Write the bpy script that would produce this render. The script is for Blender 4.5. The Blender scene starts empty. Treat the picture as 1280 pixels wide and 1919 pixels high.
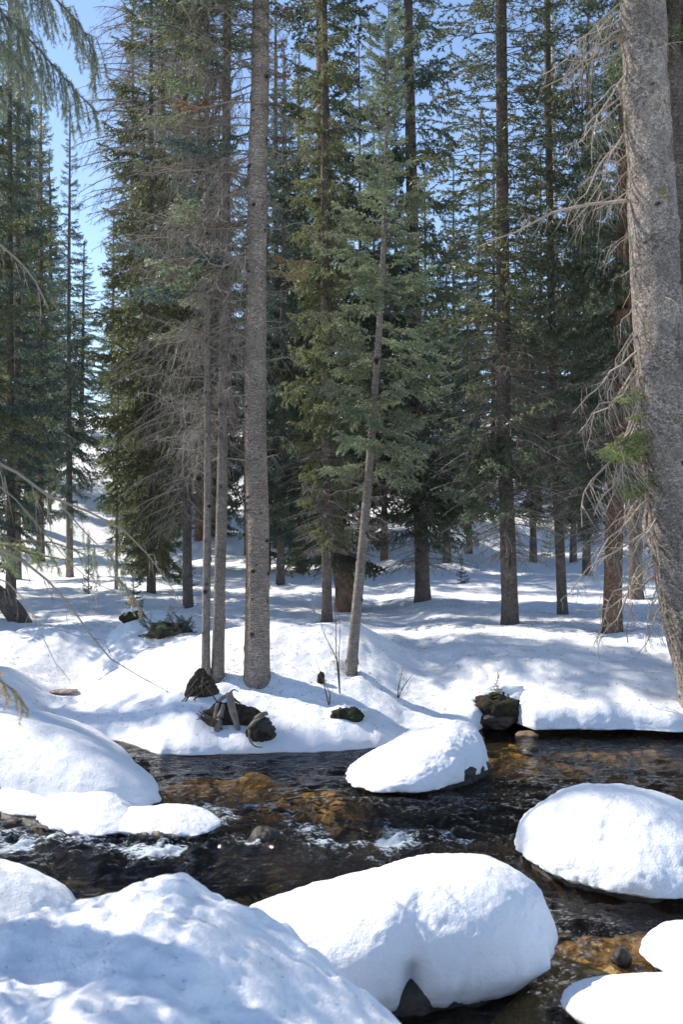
import bpy, math, random
import numpy as np
from mathutils import Vector

SC = bpy.context.scene
COL = SC.collection
R = math.radians

# ------------------------------------------------------------------ camera
CAMZ = 2.2
FPX = 1919 * 35.0 / 36.0
cam_d = bpy.data.cameras.new('camera')
cam = bpy.data.objects.new('camera', cam_d); COL.objects.link(cam)
cam.location = (0, 0, CAMZ); cam.rotation_euler = (R(90), 0, 0)
cam_d.sensor_fit = 'VERTICAL'; cam_d.sensor_height = 36; cam_d.sensor_width = 24; cam_d.lens = 35
cam_d.clip_start = 0.05; cam_d.clip_end = 2000
cam_d.dof.use_dof = True; cam_d.dof.focus_distance = 10.0; cam_d.dof.aperture_fstop = 4.0
SC.camera = cam

# ------------------------------------------------------------------ sky, sun, exposure
SUN_EL, SUN_BACK = R(41), R(25)          # sun to the left and a little behind the scene
SX, SY, SZ = -math.cos(SUN_BACK) * math.cos(SUN_EL), math.sin(SUN_BACK) * math.cos(SUN_EL), math.sin(SUN_EL)
world = bpy.data.worlds.new('World'); SC.world = world; world.use_nodes = True
wn = world.node_tree.nodes; wl = world.node_tree.links; wn.clear()
sky = wn.new('ShaderNodeTexSky'); sky.sky_type = 'NISHITA'; sky.sun_disc = False
sky.sun_elevation = SUN_EL; sky.sun_rotation = math.atan2(SX, SY) % (2 * math.pi)
sky.altitude = 2500; sky.air_density = 1.0; sky.dust_density = 1.6; sky.ozone_density = 1.0
bgn = wn.new('ShaderNodeBackground'); bgn.inputs['Strength'].default_value = 0.15
won = wn.new('ShaderNodeOutputWorld')
wl.new(sky.outputs[0], bgn.inputs[0]); wl.new(bgn.outputs[0], won.inputs[0])
sun_d = bpy.data.lights.new('sun', 'SUN'); sun_d.energy = 3.7; sun_d.angle = R(0.53); sun_d.color = (1.0, 0.93, 0.83)
sun = bpy.data.objects.new('sun', sun_d); COL.objects.link(sun)
sun.rotation_euler = Vector((SX, SY, SZ)).to_track_quat('Z', 'Y').to_euler()
SC.view_settings.view_transform = 'Standard'; SC.view_settings.look = 'None'
SC.view_settings.gamma = 1.0; SC.view_settings.use_curve_mapping = False
SC.view_settings.exposure = 0.84
SC.render.engine = 'CYCLES'
cy = SC.cycles
cy.max_bounces = 8; cy.diffuse_bounces = 4; cy.glossy_bounces = 3; cy.transmission_bounces = 4; cy.transparent_max_bounces = 8
cy.use_denoising = True
try: cy.denoiser = 'OPENIMAGEDENOISE'
except Exception: pass
cy.sample_clamp_indirect = 6.0

# ------------------------------------------------------------------ noise and geometry helpers
def _h(ix, iy, iz, seed):
    h = (ix.astype(np.uint32) * np.uint32(374761393)) ^ (iy.astype(np.uint32) * np.uint32(668265263)) ^ \
        (iz.astype(np.uint32) * np.uint32(2147483647)) ^ np.uint32((seed * 974634777 + 12345) & 0xffffffff)
    h = (h ^ (h >> np.uint32(13))) * np.uint32(1274126177)
    h = (h ^ (h >> np.uint32(16))) * np.uint32(2246822519)
    h = h ^ (h >> np.uint32(13))
    return h.astype(np.float64) / 4294967295.0 * 2 - 1
def vn(p, seed=0):
    p = np.asarray(p, float); f = np.floor(p); i = f.astype(np.int64); t = p - f
    t = t * t * t * (t * (t * 6 - 15) + 10); r = 0
    for a in (0, 1):
        wa = t[:, 0] if a else 1 - t[:, 0]
        for b in (0, 1):
            wb = t[:, 1] if b else 1 - t[:, 1]
            for c in (0, 1):
                wc = t[:, 2] if c else 1 - t[:, 2]
                r = r + wa * wb * wc * _h(i[:, 0] + a, i[:, 1] + b, i[:, 2] + c, seed)
    return r
ROT = np.array([[.36, .48, -.8], [-.8, .6, 0], [.48, .64, .6]])
def fbm(p, octaves=4, seed=0, gain=.5):
    p = np.asarray(p, float); s = 0; a = 1; tot = 0
    for k in range(octaves):
        s = s + a * vn(p, seed + k); tot += a; a *= gain; p = (p @ ROT) * 2.03 + 17.3
    return s / tot
def fbm2(x, y, sc, octaves=4, seed=0, gain=.5):
    x = np.asarray(x, float); sh = x.shape
    return fbm(np.stack([x.ravel() / sc, np.broadcast_to(y, sh).ravel() / sc, np.full(x.size, .37)], 1), octaves, seed, gain).reshape(sh)
def sstep(a, b, x):
    t = np.clip((np.asarray(x, float) - a) / (b - a), 0, 1); return t * t * (3 - 2 * t)
def nrm(v): return v / np.maximum(np.linalg.norm(v, axis=-1, keepdims=True), 1e-9)

def mesh_np(name, V, F, mats, mi=None, smooth=True, attrs=None):
    """V (n,3); F: (m,3) or (m,4) array, or a list of such arrays"""
    Fs = F if isinstance(F, list) else [F]
    me = bpy.data.meshes.new(name)
    V = np.ascontiguousarray(V, np.float32)
    me.vertices.add(len(V)); me.vertices.foreach_set('co', V.ravel())
    loops = np.concatenate([f.ravel() for f in Fs]).astype(np.int32)
    tot = np.concatenate([np.full(len(f), f.shape[1]) for f in Fs]).astype(np.int32)
    st = np.concatenate([[0], np.cumsum(tot)[:-1]]).astype(np.int32)
    me.loops.add(len(loops)); me.loops.foreach_set('vertex_index', loops)
    me.polygons.add(len(tot)); me.polygons.foreach_set('loop_start', st); me.polygons.foreach_set('loop_total', tot)
    if mi is not None: me.polygons.foreach_set('material_index', np.asarray(mi, np.int32))
    me.polygons.foreach_set('use_smooth', np.full(len(tot), smooth, bool))
    for m in (mats if isinstance(mats, (list, tuple)) else [mats]): me.materials.append(m)
    for k, a in (attrs or {}).items():
        at = me.attributes.new(k, 'FLOAT', 'POINT'); at.data.foreach_set('value', np.ascontiguousarray(a, np.float32))
    me.update(calc_edges=True); me.validate()
    return me
def link(name, me, parent=None, loc=None, rot=None, scale=None):
    mm = None
    if isinstance(me, tuple): me, mm = me
    o = bpy.data.objects.new(name, me); COL.objects.link(o)
    if mm is not None: o.material_slots[1].link = 'OBJECT'; o.material_slots[1].material = mm
    if parent is not None: o.parent = parent
    if loc is not None: o.location = loc
    if rot is not None: o.rotation_euler = rot
    if scale is not None: o.scale = scale if hasattr(scale, '__len__') else (scale,) * 3
    return o
def tag(o, label=None, cat=None, group=None, kind=None):
    if label: o['label'] = label
    if cat: o['category'] = cat
    if group: o['group'] = group
    if kind: o['kind'] = kind
    return o
def thing(name, loc, label, cat, group=None):
    return tag(link(name, None, None, loc), label, cat, group)
def grid_faces(nr, nc, wrap=False):
    r = np.arange(nr - 1)[:, None]; c = np.arange(nc if wrap else nc - 1)[None, :]
    c2 = (c + 1) % nc
    return np.stack([r * nc + c, r * nc + c2, (r + 1) * nc + c2, (r + 1) * nc + c], -1).reshape(-1, 4)
def px(u, v, Y):                       # a photograph pixel taken at depth Y
    return np.array([(u - 640) / FPX * Y, Y, CAMZ - (v - 960) / FPX * Y])
def catmull(P, n):
    P = np.asarray(P, float)
    if len(P) == 2: return P[0] + (P[1] - P[0]) * np.linspace(0, 1, n)[:, None]
    Q = np.vstack([2 * P[0] - P[1], P, 2 * P[-1] - P[-2]])
    d = np.concatenate([[0], np.cumsum(np.linalg.norm(np.diff(P, axis=0), axis=1))]); d /= d[-1]
    t = np.linspace(0, 1, n); i = np.clip(np.searchsorted(d, t, 'right') - 1, 0, len(P) - 2)
    u = ((t - d[i]) / (d[i + 1] - d[i]))[:, None]
    a, b, c, e = Q[i], Q[i + 1], Q[i + 2], Q[i + 3]
    return .5 * (2 * b + (c - a) * u + (2 * a - 5 * b + 4 * c - e) * u ** 2 + (3 * b - a - 3 * c + e) * u ** 3)

# ------------------------------------------------------------------ materials
def mat(name):
    m = bpy.data.materials.new(name); m.use_nodes = True; nt = m.node_tree; nt.nodes.clear()
    return m, nt, nt.nodes.new('ShaderNodeOutputMaterial')
class NT:
    def __init__(s, nt): s.nt = nt
    def n(s, t, **kw):
        nd = s.nt.nodes.new(t)
        for k, v in kw.items():
            if k.startswith('i_'):
                key = k[2:].replace('_', ' ')
                nd.inputs[int(key) if key.isdigit() else key].default_value = v
            else: setattr(nd, k, v)
        return nd
    def l(s, a, b): s.nt.links.new(a, b)
    def noise(s, vec, scale, detail=4, rough=.55):
        nd = s.n('ShaderNodeTexNoise', i_Scale=scale, i_Detail=detail, i_Roughness=rough)
        if vec is not None: s.l(vec, nd.inputs['Vector'])
        return nd.outputs['Fac']
    def ramp(s, fac, stops):
        nd = s.n('ShaderNodeValToRGB'); e = nd.color_ramp.elements
        while len(e) < len(stops): e.new(.5)
        for k, (p, c) in enumerate(stops):
            e[k].position = p; e[k].color = (*c, 1) if len(c) == 3 else c
        s.l(fac, nd.inputs[0]); return nd.outputs['Color']
    def rng(s, v, a, b, c=0., d=1.):
        nd = s.n('ShaderNodeMapRange', i_1=a, i_2=b, i_3=c, i_4=d); s.l(v, nd.inputs[0]); return nd.outputs[0]
    def math(s, op, a, b=None):
        nd = s.n('ShaderNodeMath', operation=op)
        for k, v in enumerate((a, b)):
            if v is None: continue
            if isinstance(v, (int, float)): nd.inputs[k].default_value = v
            else: s.l(v, nd.inputs[k])
        return nd.outputs[0]
    def mixc(s, f, a, b, mode='MIX'):
        nd = s.n('ShaderNodeMix', data_type='RGBA', blend_type=mode)
        for k, v in ((0, f), (6, a), (7, b)):
            if isinstance(v, (int, float)): nd.inputs[k].default_value = v
            elif isinstance(v, tuple): nd.inputs[k].default_value = (*v, 1)
            else: s.l(v, nd.inputs[k])
        return nd.outputs[2]
    def bump(s, h, strength, dist, normal=None):
        nd = s.n('ShaderNodeBump', i_Strength=strength, i_Distance=dist); s.l(h, nd.inputs['Height'])
        if normal is not None: s.l(normal, nd.inputs['Normal'])
        return nd.outputs[0]
    def mapping(s, sc, coord='Object'):
        tc = s.n('ShaderNodeTexCoord'); mp = s.n('ShaderNodeMapping'); mp.inputs['Scale'].default_value = sc
        s.l(tc.outputs[coord], mp.inputs[0]); return mp.outputs[0]
    def attr(s, name): return s.n('ShaderNodeAttribute', attribute_name=name).outputs['Fac']

def m_snow():
    m, nt, out = mat('snow'); g = NT(nt)
    p = g.n('ShaderNodeNewGeometry').outputs['Position']
    n1 = g.noise(p, 9, 5); n2 = g.noise(p, 75, 4, .65); n3 = g.noise(p, 260, 2)
    b = g.bump(n1, .5, .035); b = g.bump(n2, .6, .012, b); b = g.bump(n3, .5, .004, b)
    c = g.mixc(g.rng(g.noise(p, 1.6, 5), .4, .75), (.87, .875, .885), (.83, .835, .84))
    bs = g.n('ShaderNodeBsdfPrincipled', i_Roughness=.65)
    bs.inputs['Specular IOR Level'].default_value = .25
    g.l(c, bs.inputs['Base Color']); g.l(b, bs.inputs['Normal']); g.l(bs.outputs[0], out.inputs[0])
    return m
def m_bark(name, c1, c2, c3, zs=1.0, flake=60, lichen=0., bump=.6, orange=0., fl0=.54, plate=0., pz=.5):
    m, nt, out = mat(name); g = NT(nt)
    v = g.mapping((1, 1, zs)); v0 = g.mapping((1, 1, 1))
    n1 = g.noise(v, flake, 4, .7); n2 = g.noise(v0, 6, 5); vo = g.n('ShaderNodeTexVoronoi', i_Scale=flake * .8)
    g.l(v, vo.inputs['Vector']); vd = vo.outputs['Distance']
    c = g.mixc(g.rng(n2, .3, .7), c1, c2)
    patch = g.rng(g.noise(v0, 3.2, 4, .6), .38, .62, .35, 1.)
    c = g.mixc(g.rng(g.noise(v0, 1.7, 5, .6), .42, .66, 0, .55), c, c3)
    c = g.mixc(g.math('MULTIPLY', g.math('MULTIPLY', g.rng(n1, fl0, fl0 + .1), .8), patch), c, c3)
    if plate:
        ve = g.n('ShaderNodeTexVoronoi', feature='DISTANCE_TO_EDGE', i_Scale=plate); mp = g.mapping((1, 1, pz))
        wv = g.n('ShaderNodeVectorMath', operation='MULTIPLY_ADD'); nz = g.n('ShaderNodeTexNoise', i_Scale=plate * .8, i_Detail=3.)
        g.l(mp, nz.inputs['Vector']); g.l(nz.outputs['Color'], wv.inputs[0]); wv.inputs[1].default_value = (.05, .05, .05); g.l(mp, wv.inputs[2]); g.l(wv.outputs[0], ve.inputs['Vector'])
        ed = g.rng(ve.outputs['Distance'], .0, .09); c = g.mixc(g.math('MULTIPLY', g.math('MULTIPLY', g.math('SUBTRACT', 1., ed), .4), patch), c, c3)
        vc = g.n('ShaderNodeTexVoronoi', i_Scale=plate); g.l(wv.outputs[0], vc.inputs['Vector'])
        sx = g.n('ShaderNodeSeparateColor'); g.l(vc.outputs['Color'], sx.inputs[0])
        hv = g.n('ShaderNodeHueSaturation'); g.l(c, hv.inputs['Color']); g.l(g.rng(sx.outputs[0], 0, 1, .82, 1.16), hv.inputs['Value']); c = hv.outputs[0]
    kn = g.attr('knot'); c = g.mixc(g.rng(kn, .25, .7), c, (.035, .026, .02))
    if lichen: c = g.mixc(g.math('MULTIPLY', g.rng(g.noise(v0, 4.5, 6, .65), .6, .7), lichen), c, (.24, .19, .06))
    if orange: c = g.mixc(g.math('MULTIPLY', g.attr('scar'), g.rng(g.noise(v, 25, 4), .35, .5)), c, (.42, .2, .06))
    h = g.math('ADD', g.math('MULTIPLY', n1, .6), g.math('MULTIPLY', vd, .6))
    b = g.bump(h, bump, .014)
    if plate: b = g.bump(ed, .9, .012, b)
    bs = g.n('ShaderNodeBsdfPrincipled', i_Roughness=.9); bs.inputs['Specular IOR Level'].default_value = .2
    g.l(c, bs.inputs['Base Color']); g.l(b, bs.inputs['Normal']); g.l(bs.outputs[0], out.inputs[0])
    return m
def m_twig(name, c1, c2):
    m, nt, out = mat(name); g = NT(nt)
    r = g.n('ShaderNodeNewGeometry').outputs['Random Per Island']
    c = g.mixc(r, c1, c2)
    bs = g.n('ShaderNodeBsdfPrincipled', i_Roughness=.85); bs.inputs['Specular IOR Level'].default_value = .2
    g.l(c, bs.inputs['Base Color']); g.l(bs.outputs[0], out.inputs[0]); return m
def m_needle(name, c1, c2, trans=.3, var=.35):
    m, nt, out = mat(name); g = NT(nt)
    r = g.n('ShaderNodeNewGeometry').outputs['Random Per Island']
    v = g.mapping((1, 1, 1)); big = g.noise(v, 1.3, 3)
    oi = g.n('ShaderNodeObjectInfo').outputs['Random']
    c = g.mixc(g.math('ADD', g.math('MULTIPLY', r, .55), g.math('MULTIPLY', g.rng(big, .3, .7), .45)), c1, c2)
    br = g.rng(oi, 0, 1, 1 - var, 1 + var)
    hsv = g.n('ShaderNodeHueSaturation'); g.l(c, hsv.inputs['Color']); g.l(br, hsv.inputs['Value'])
    g.l(g.rng(oi, 0, 1, .49, .51), hsv.inputs['Hue'])
    c = hsv.outputs[0]
    bs = g.n('ShaderNodeBsdfPrincipled', i_Roughness=.42); bs.inputs['Specular IOR Level'].default_value = .6
    tr = g.n('ShaderNodeBsdfTranslucent'); mx = g.n('ShaderNodeMixShader', i_0=trans)
    g.l(c, bs.inputs['Base Color']); g.l(c, tr.inputs['Color'])
    g.l(bs.outputs[0], mx.inputs[1]); g.l(tr.outputs[0], mx.inputs[2]); g.l(mx.outputs[0], out.inputs[0]); return m
def m_earth(name, c1, c2, moss=None, sc=20, rough=.95):
    m, nt, out = mat(name); g = NT(nt)
    v = g.mapping((1, 1, 1)); n1 = g.noise(v, sc, 6, .65); n2 = g.noise(v, sc * .25, 4)
    c = g.mixc(g.rng(n1, .35, .65), c1, c2)
    if moss:
        nz = g.n('ShaderNodeSeparateXYZ'); g.l(g.n('ShaderNodeNewGeometry').outputs['Normal'], nz.inputs[0])
        f = g.math('MULTIPLY', g.rng(nz.outputs[2], -.2, .6), g.rng(n2, .45, .6)); c = g.mixc(f, c, moss)
    b = g.bump(n1, .8, .03)
    bs = g.n('ShaderNodeBsdfPrincipled', i_Roughness=rough); bs.inputs['Specular IOR Level'].default_value = .3
    g.l(c, bs.inputs['Base Color']); g.l(b, bs.inputs['Normal']); g.l(bs.outputs[0], out.inputs[0]); return m
def m_bed():
    m, nt, out = mat('creek_bed'); g = NT(nt)
    p = g.n('ShaderNodeNewGeometry').outputs['Position']
    vo = g.n('ShaderNodeTexVoronoi', i_Scale=22.); g.l(p, vo.inputs['Vector'])
    n1 = g.noise(p, 45, 5, .7); n2 = g.noise(p, 3.2, 4)
    dark = g.mixc(g.rng(n2, .35, .65), (.008, .007, .006), (.022, .016, .010))
    gold = g.ramp(n1, [(.25, (.18, .10, .03)), (.42, (.50, .32, .09)), (.58, (.68, .49, .19)), (.78, (.8, .66, .4))])
    gold = g.mixc(g.math('MULTIPLY', vo.outputs['Color'], .35), gold, (.2, .1, .03), 'MIX')
    gold = g.mixc(.0, gold, gold)
    f = g.math('MULTIPLY', g.attr('gold'), g.rng(g.noise(p, 6, 5, .6), .28, .5))
    c = g.mixc(f, dark, gold)
    b = g.bump(g.math('ADD', vo.outputs['Distance'], n1), .8, .02)
    bs = g.n('ShaderNodeBsdfPrincipled', i_Roughness=.8)
    g.l(c, bs.inputs['Base Color']); g.l(b, bs.inputs['Normal']); g.l(bs.outputs[0], out.inputs[0]); return m
def m_water():
    m, nt, out = mat('creek_water'); g = NT(nt)
    p = g.n('ShaderNodeNewGeometry').outputs['Position']
    mp = g.n('ShaderNodeMapping'); mp.inputs['Scale'].default_value = (.6, 1.5, 1); g.l(p, mp.inputs[0])
    ra = g.math('MULTIPLY', g.rng(g.noise(p, 1.1, 3), .35, .65, .25, 1.), g.rng(g.attr('rap'), 0, .6, .55, 1.1))
    n1 = g.noise(mp.outputs[0], 14, 5, .6); n2 = g.noise(mp.outputs[0], 45, 4, .6)
    b1 = g.n('ShaderNodeBump', i_Distance=.04); g.l(n1, b1.inputs['Height']); g.l(ra, b1.inputs['Strength'])
    b2 = g.n('ShaderNodeBump', i_Distance=.013); g.l(n2, b2.inputs['Height']); g.l(ra, b2.inputs['Strength']); g.l(b1.outputs[0], b2.inputs['Normal']); b = b2.outputs[0]
    fr = g.n('ShaderNodeFresnel', i_IOR=1.33); g.l(b, fr.inputs['Normal'])
    tr = g.n('ShaderNodeBsdfTransparent'); tr.inputs[0].default_value = (.84, .76, .62, 1)
    gl = g.n('ShaderNodeBsdfGlossy', i_Roughness=.04); g.l(b, gl.inputs['Normal'])
    mx = g.n('ShaderNodeMixShader'); g.l(fr.outputs[0], mx.inputs[0]); g.l(tr.outputs[0], mx.inputs[1]); g.l(gl.outputs[0], mx.inputs[2])
    fo = g.n('ShaderNodeBsdfDiffuse'); fo.inputs[0].default_value = (.62, .70, .76, 1); g.l(b, fo.inputs['Normal'])
    fn = g.noise(mp.outputs[0], 38, 7, .75)
    f = g.rng(g.math('ADD', fn, g.math('MULTIPLY', g.attr('foam'), .42)), .80, .93, 0, .8)
    m2 = g.n('ShaderNodeMixShader'); g.l(f, m2.inputs[0]); g.l(mx.outputs[0], m2.inputs[1]); g.l(fo.outputs[0], m2.inputs[2])
    g.l(m2.outputs[0], out.inputs[0]); return m

SNOW = m_snow(); BED = m_bed(); WATER = m_water()
B_GREY = m_bark('bark_grey', (.46, .375, .305), (.36, .29, .24), (.17, .135, .11), zs=2.6, flake=30, orange=1., bump=1., fl0=.52, plate=22, pz=3.2)
B_SLIM = m_bark('bark_slim_grey', (.40, .345, .295), (.31, .26, .22), (.14, .115, .095), zs=2.2, flake=26, bump=.8, plate=48, pz=1.8)
B_RED = m_bark('bark_reddish', (.32, .19, .12), (.22, .135, .09), (.055, .04, .03), zs=1.0, flake=24, bump=.8, plate=30, pz=.6)
B_DARK = m_bark('bark_dark', (.16, .125, .105), (.23, .185, .15), (.06, .05, .04), zs=1.2, flake=24, bump=.8, plate=30, pz=.8)
B_PALE = m_bark('bark_pale_scaly', (.56, .485, .415), (.37, .315, .27), (.115, .096, .08), zs=1.3, flake=24, lichen=.85, bump=1., fl0=.465, plate=44, pz=1.1)
B_BIRCH = m_bark('bark_white', (.62, .6, .56), (.5, .48, .45), (.14, .12, .11), zs=2.5, flake=22)
TW = m_twig('twig_wood', (.10, .075, .055), (.17, .13, .10))
TW_DEAD = m_twig('dead_twig', (.16, .13, .105), (.35, .30, .245))
TW_PALE = m_twig('pale_dead_twig', (.32, .26, .2), (.45, .38, .31))
N_DARK = m_needle('needles_dark', (.095, .13, .08), (.195, .22, .13), .5)
N_BLUE = m_needle('needles_blue_green', (.09, .14, .12), (.16, .21, .17), .45)
N_SUNLIT_BLUE = m_needle('needles_frosty_blue', (.14, .205, .17), (.225, .285, .235), .55)  # lighter blue green: sunlight on the narrow spruce put into the needle colour
N_MID = m_needle('needles_mid_green', (.15, .18, .085), (.27, .285, .14), .55)
N_LIGHT = m_needle('needles_light_green', (.2, .25, .15), (.31, .34, .21), .5)
N_YEL = m_needle('needles_yellow_green', (.30, .36, .13), (.43, .47, .22), .5)
N_RUST = m_needle('needles_rust', (.20, .10, .055), (.33, .2, .12), .3)
N_TAN = m_needle('needles_tan', (.36, .26, .13), (.45, .34, .2), .35)
EARTH = m_earth('dark_earth', (.028, .02, .014), (.095, .068, .045))  # dark soil, also stands in for the dark inside the bank holes
MOSSY = m_earth('mossy_earth', (.014, .011, .008), (.045, .034, .022), moss=(.035, .05, .015))
ROCK = m_earth('wet_rock', (.022, .019, .016), (.065, .055, .045), sc=12, rough=.45)
TANROCK = m_earth('tan_rock', (.14, .09, .05), (.26, .18, .11), sc=14, rough=.6)
DRIFT = m_earth('driftwood', (.16, .13, .10), (.32, .27, .22), sc=16)
ROOT = m_earth('root_wood', (.07, .05, .036), (.18, .14, .1), sc=18)
ICE = m_earth('brown_ice', (.35, .26, .2), (.5, .42, .36), sc=8, rough=.2)

# ------------------------------------------------------------------ terrain
SHX = [-60, -8, -5, -3.2, -2.4, -2.07, -1.64, -.78, 0, .4, .8, 1.1, 1.33, 1.45, 1.62, 1.78, 1.9, 2.42, 3.31, 5, 8, 60]
SHY = [10.3, 10.2, 10.0, 9.9, 9.7, 9.5, 9.02, 9.08, 9.12, 9.33, 9.6, 9.85, 9.95, 10.15, 10.3, 10.2, 9.78, 9.82, 9.66, 9.6, 9.9, 10.2]
def shore(x):
    x = np.asarray(x, float)
    return np.interp(x, SHX, SHY) + .08 * fbm2(x, 0 * x, .5, 3, 5) + .035 * fbm2(x, 0 * x, .12, 2, 9)
WELLS = []
def H_far(x, Y, fine=True):
    x = np.asarray(x, float); Y = np.asarray(Y, float)
    d = np.maximum(Y - shore(x), 0)
    rgt = sstep(.7, 1.6, x)
    M = np.interp(x, [-6, -4.2, -3.1, -2.6, -2.1, -1.5, -.9, .2, .7, 1.2], [.5, .32, .2, .38, .64, .94, 1.04, .98, .62, .4])
    ls = .10 * (1 - np.exp(-d / .07)) + .37 * d
    crest = np.where(d < 2.1, 0, 1)
    lz = np.where(d < 2.3, ls - .03 * np.maximum(d - 1.6, 0) ** 2 * 2, 0)
    top = .10 + .37 * 2.3 - .06 * .49
    back = top + (.52 / np.maximum(M, .3) * 1.0 - top) * sstep(2.1, 4.4, d)
    lz = np.where(d < 2.3, ls - .06 * np.maximum(d - 1.6, 0) ** 2, back) * M
    lz = np.where(x < -1.5, lz * (1 - sstep(3, 6, d)) + .55 * sstep(3, 6, d), lz)
    rz = .27 * (1 - np.exp(-d / .045)) + .40 * (1 - np.exp(-(d / 1.25) ** 1.5))
    z = lz * (1 - rgt) + rz * rgt
    # hollow holding the dark boulder between the two banks
    z = z - .12 * np.exp(-(((x - 1.62) / .3) ** 2 + ((Y - 10.35) / .35) ** 2))
    # left snow humps
    z = z - .14 * np.exp(-(((x + 3.25) / .5) ** 2 + ((Y - 12.0) / .45) ** 2)) + .34 * np.exp(-(((x + 3.9) / .7) ** 2 + ((Y - 10.9) / .8) ** 2)) + .28 * np.exp(-(((x + 3.5) / 1.3) ** 2 + ((Y - 13.2) / .7) ** 2))
    z = z + .26 * np.exp(-(((x + 2.5) / .7) ** 2 + ((Y - 14.2) / .9) ** 2))
    far = sstep(2.5, 7, d)
    z = z + far * (.16 * fbm2(x, Y, 3.5, 3, 21) + .06 * fbm2(x, Y, 1.1, 3, 22)) + (1 - far) * sstep(.1, .8, d) * .05 * fbm2(x, Y, .7, 3, 23)
    hl = np.maximum(Y - 24 + 2.0 * fbm2(x, Y * 0, 7, 2, 4) + .10 * np.minimum(-x, 20), 0)
    hill = np.where(hl < 18, .0120 * hl ** 2, 3.89 + 3.2 * (1 - np.exp(-(hl - 18) * .432 / 3.2)) + .03 * (hl - 18))
    z = z + hill + sstep(1, 8, hl) * .7 * fbm2(x, Y, 6, 4, 31)
    if fine:
        z = z + sstep(.02, .3, d) * (.03 * fbm2(x, Y, .22, 3, 41) + .035 * fbm2(x, Y, .55, 3, 44) + .010 * np.maximum(fbm2(x, Y, .07, 2, 43), -.1))
        for wx, wy, wr in WELLS:
            if abs(wy) < 20: z = z - .06 * np.exp(-(((x - wx) ** 2 + (Y - wy) ** 2) / (wr * wr))) 
    return z
def ground_hit(u, v, y0=9.0, y1=90):
    Ys = np.arange(y0, y1, .03); xs = (u - 640) / FPX * Ys; zs = CAMZ - (v - 960) / FPX * Ys
    hz = H_far(xs, Ys, False); k = np.where((hz >= zs) & (Ys > shore(xs) + .03))[0]
    k = k[0] if len(k) else len(Ys) - 1
    return float(xs[k]), float(Ys[k]), float(hz[k])

# ------------------------------------------------------------------ branches: twigs and needles
def tube(P, r, ns=4, closed=False):
    P = np.asarray(P, float); n = len(P); r = np.broadcast_to(np.asarray(r, float), (n,))
    T = nrm(np.gradient(P, axis=0)); a = np.where(np.abs(T[:, 2:3]) < .9, np.array([[0, 0, 1.]]), np.array([[1., 0, 0]]))
    N = nrm(np.cross(T, a)); B = np.cross(T, N)
    th = np.arange(ns) / ns * 2 * np.pi
    V = P[:, None] + (N[:, None] * np.cos(th)[None, :, None] + B[:, None] * np.sin(th)[None, :, None]) * r[:, None, None]
    return V.reshape(-1, 3), grid_faces(n, ns, True)
class Geo:
    def __init__(s): s.V = []; s.T = []; s.Q = []; s.tm = []; s.qm = []; s.n = 0
    def addq(s, V, F, m=0): s.V.append(V); s.Q.append(F + s.n); s.qm.append(np.full(len(F), m)); s.n += len(V)
    def addt(s, V, F, m=0): s.V.append(V); s.T.append(F + s.n); s.tm.append(np.full(len(F), m)); s.n += len(V)
    def arr(s):
        V = np.concatenate(s.V)
        T = np.concatenate(s.T) if s.T else np.zeros((0, 3), int); Q = np.concatenate(s.Q) if s.Q else np.zeros((0, 4), int)
        tm = np.concatenate(s.tm) if s.tm else np.zeros(0, int); qm = np.concatenate(s.qm) if s.qm else np.zeros(0, int)
        return V, T, Q, tm, qm
def build_mesh(name, arr, mats, smooth=False):
    V, T, Q, tm, qm = arr
    return mesh_np(name, V, [T, Q], mats, np.concatenate([tm, qm]), smooth)
def cones(P0, P1, r, ns=3):
    """thin straight twigs from P0 to P1, vectorised"""
    n = len(P0); T = nrm(P1 - P0); a = np.where(np.abs(T[:, 2:3]) < .9, np.array([[0, 0, 1.]]), np.array([[1., 0, 0]]))
    N = nrm(np.cross(T, a)); B = np.cross(T, N); th = np.arange(ns) / ns * 2 * np.pi
    ring = P0[:, None] + (N[:, None] * np.cos(th)[None, :, None] + B[:, None] * np.sin(th)[None, :, None]) * np.asarray(r).reshape(-1, 1, 1)
    V = np.concatenate([ring, P1[:, None]], 1).reshape(-1, 3)
    b = np.arange(n)[:, None] * (ns + 1); k = np.arange(ns)[None, :]
    return V, np.stack([b + k, b + (k + 1) % ns, b + ns + 0 * k], -1).reshape(-1, 3)
def needles(P0, P1, ds, k, ln, w, rg, fwd=.55):
    L = np.linalg.norm(P1 - P0, axis=1); cnt = np.maximum((L / ds).astype(int), 1) * k
    idx = np.repeat(np.arange(len(P0)), cnt); m = len(idx)
    t = rg.random(m); A = P0[idx] + (P1 - P0)[idx] * t[:, None]; T = nrm((P1 - P0)[idx])
    D = rg.normal(size=(m, 3)); D = nrm(D - T * np.sum(D * T, 1, keepdims=True)); D[:, 2] += .15
    D = nrm(D * (1 - fwd) + T * fwd); S = nrm(np.cross(D, rg.normal(size=(m, 3))))
    l = ln * rg.uniform(.7, 1.25, (m, 1))
    V = np.stack([A - S * w / 2, A + S * w / 2, A + D * l], 1).reshape(-1, 3)
    return V, np.arange(m * 3).reshape(-1, 3)
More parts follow.
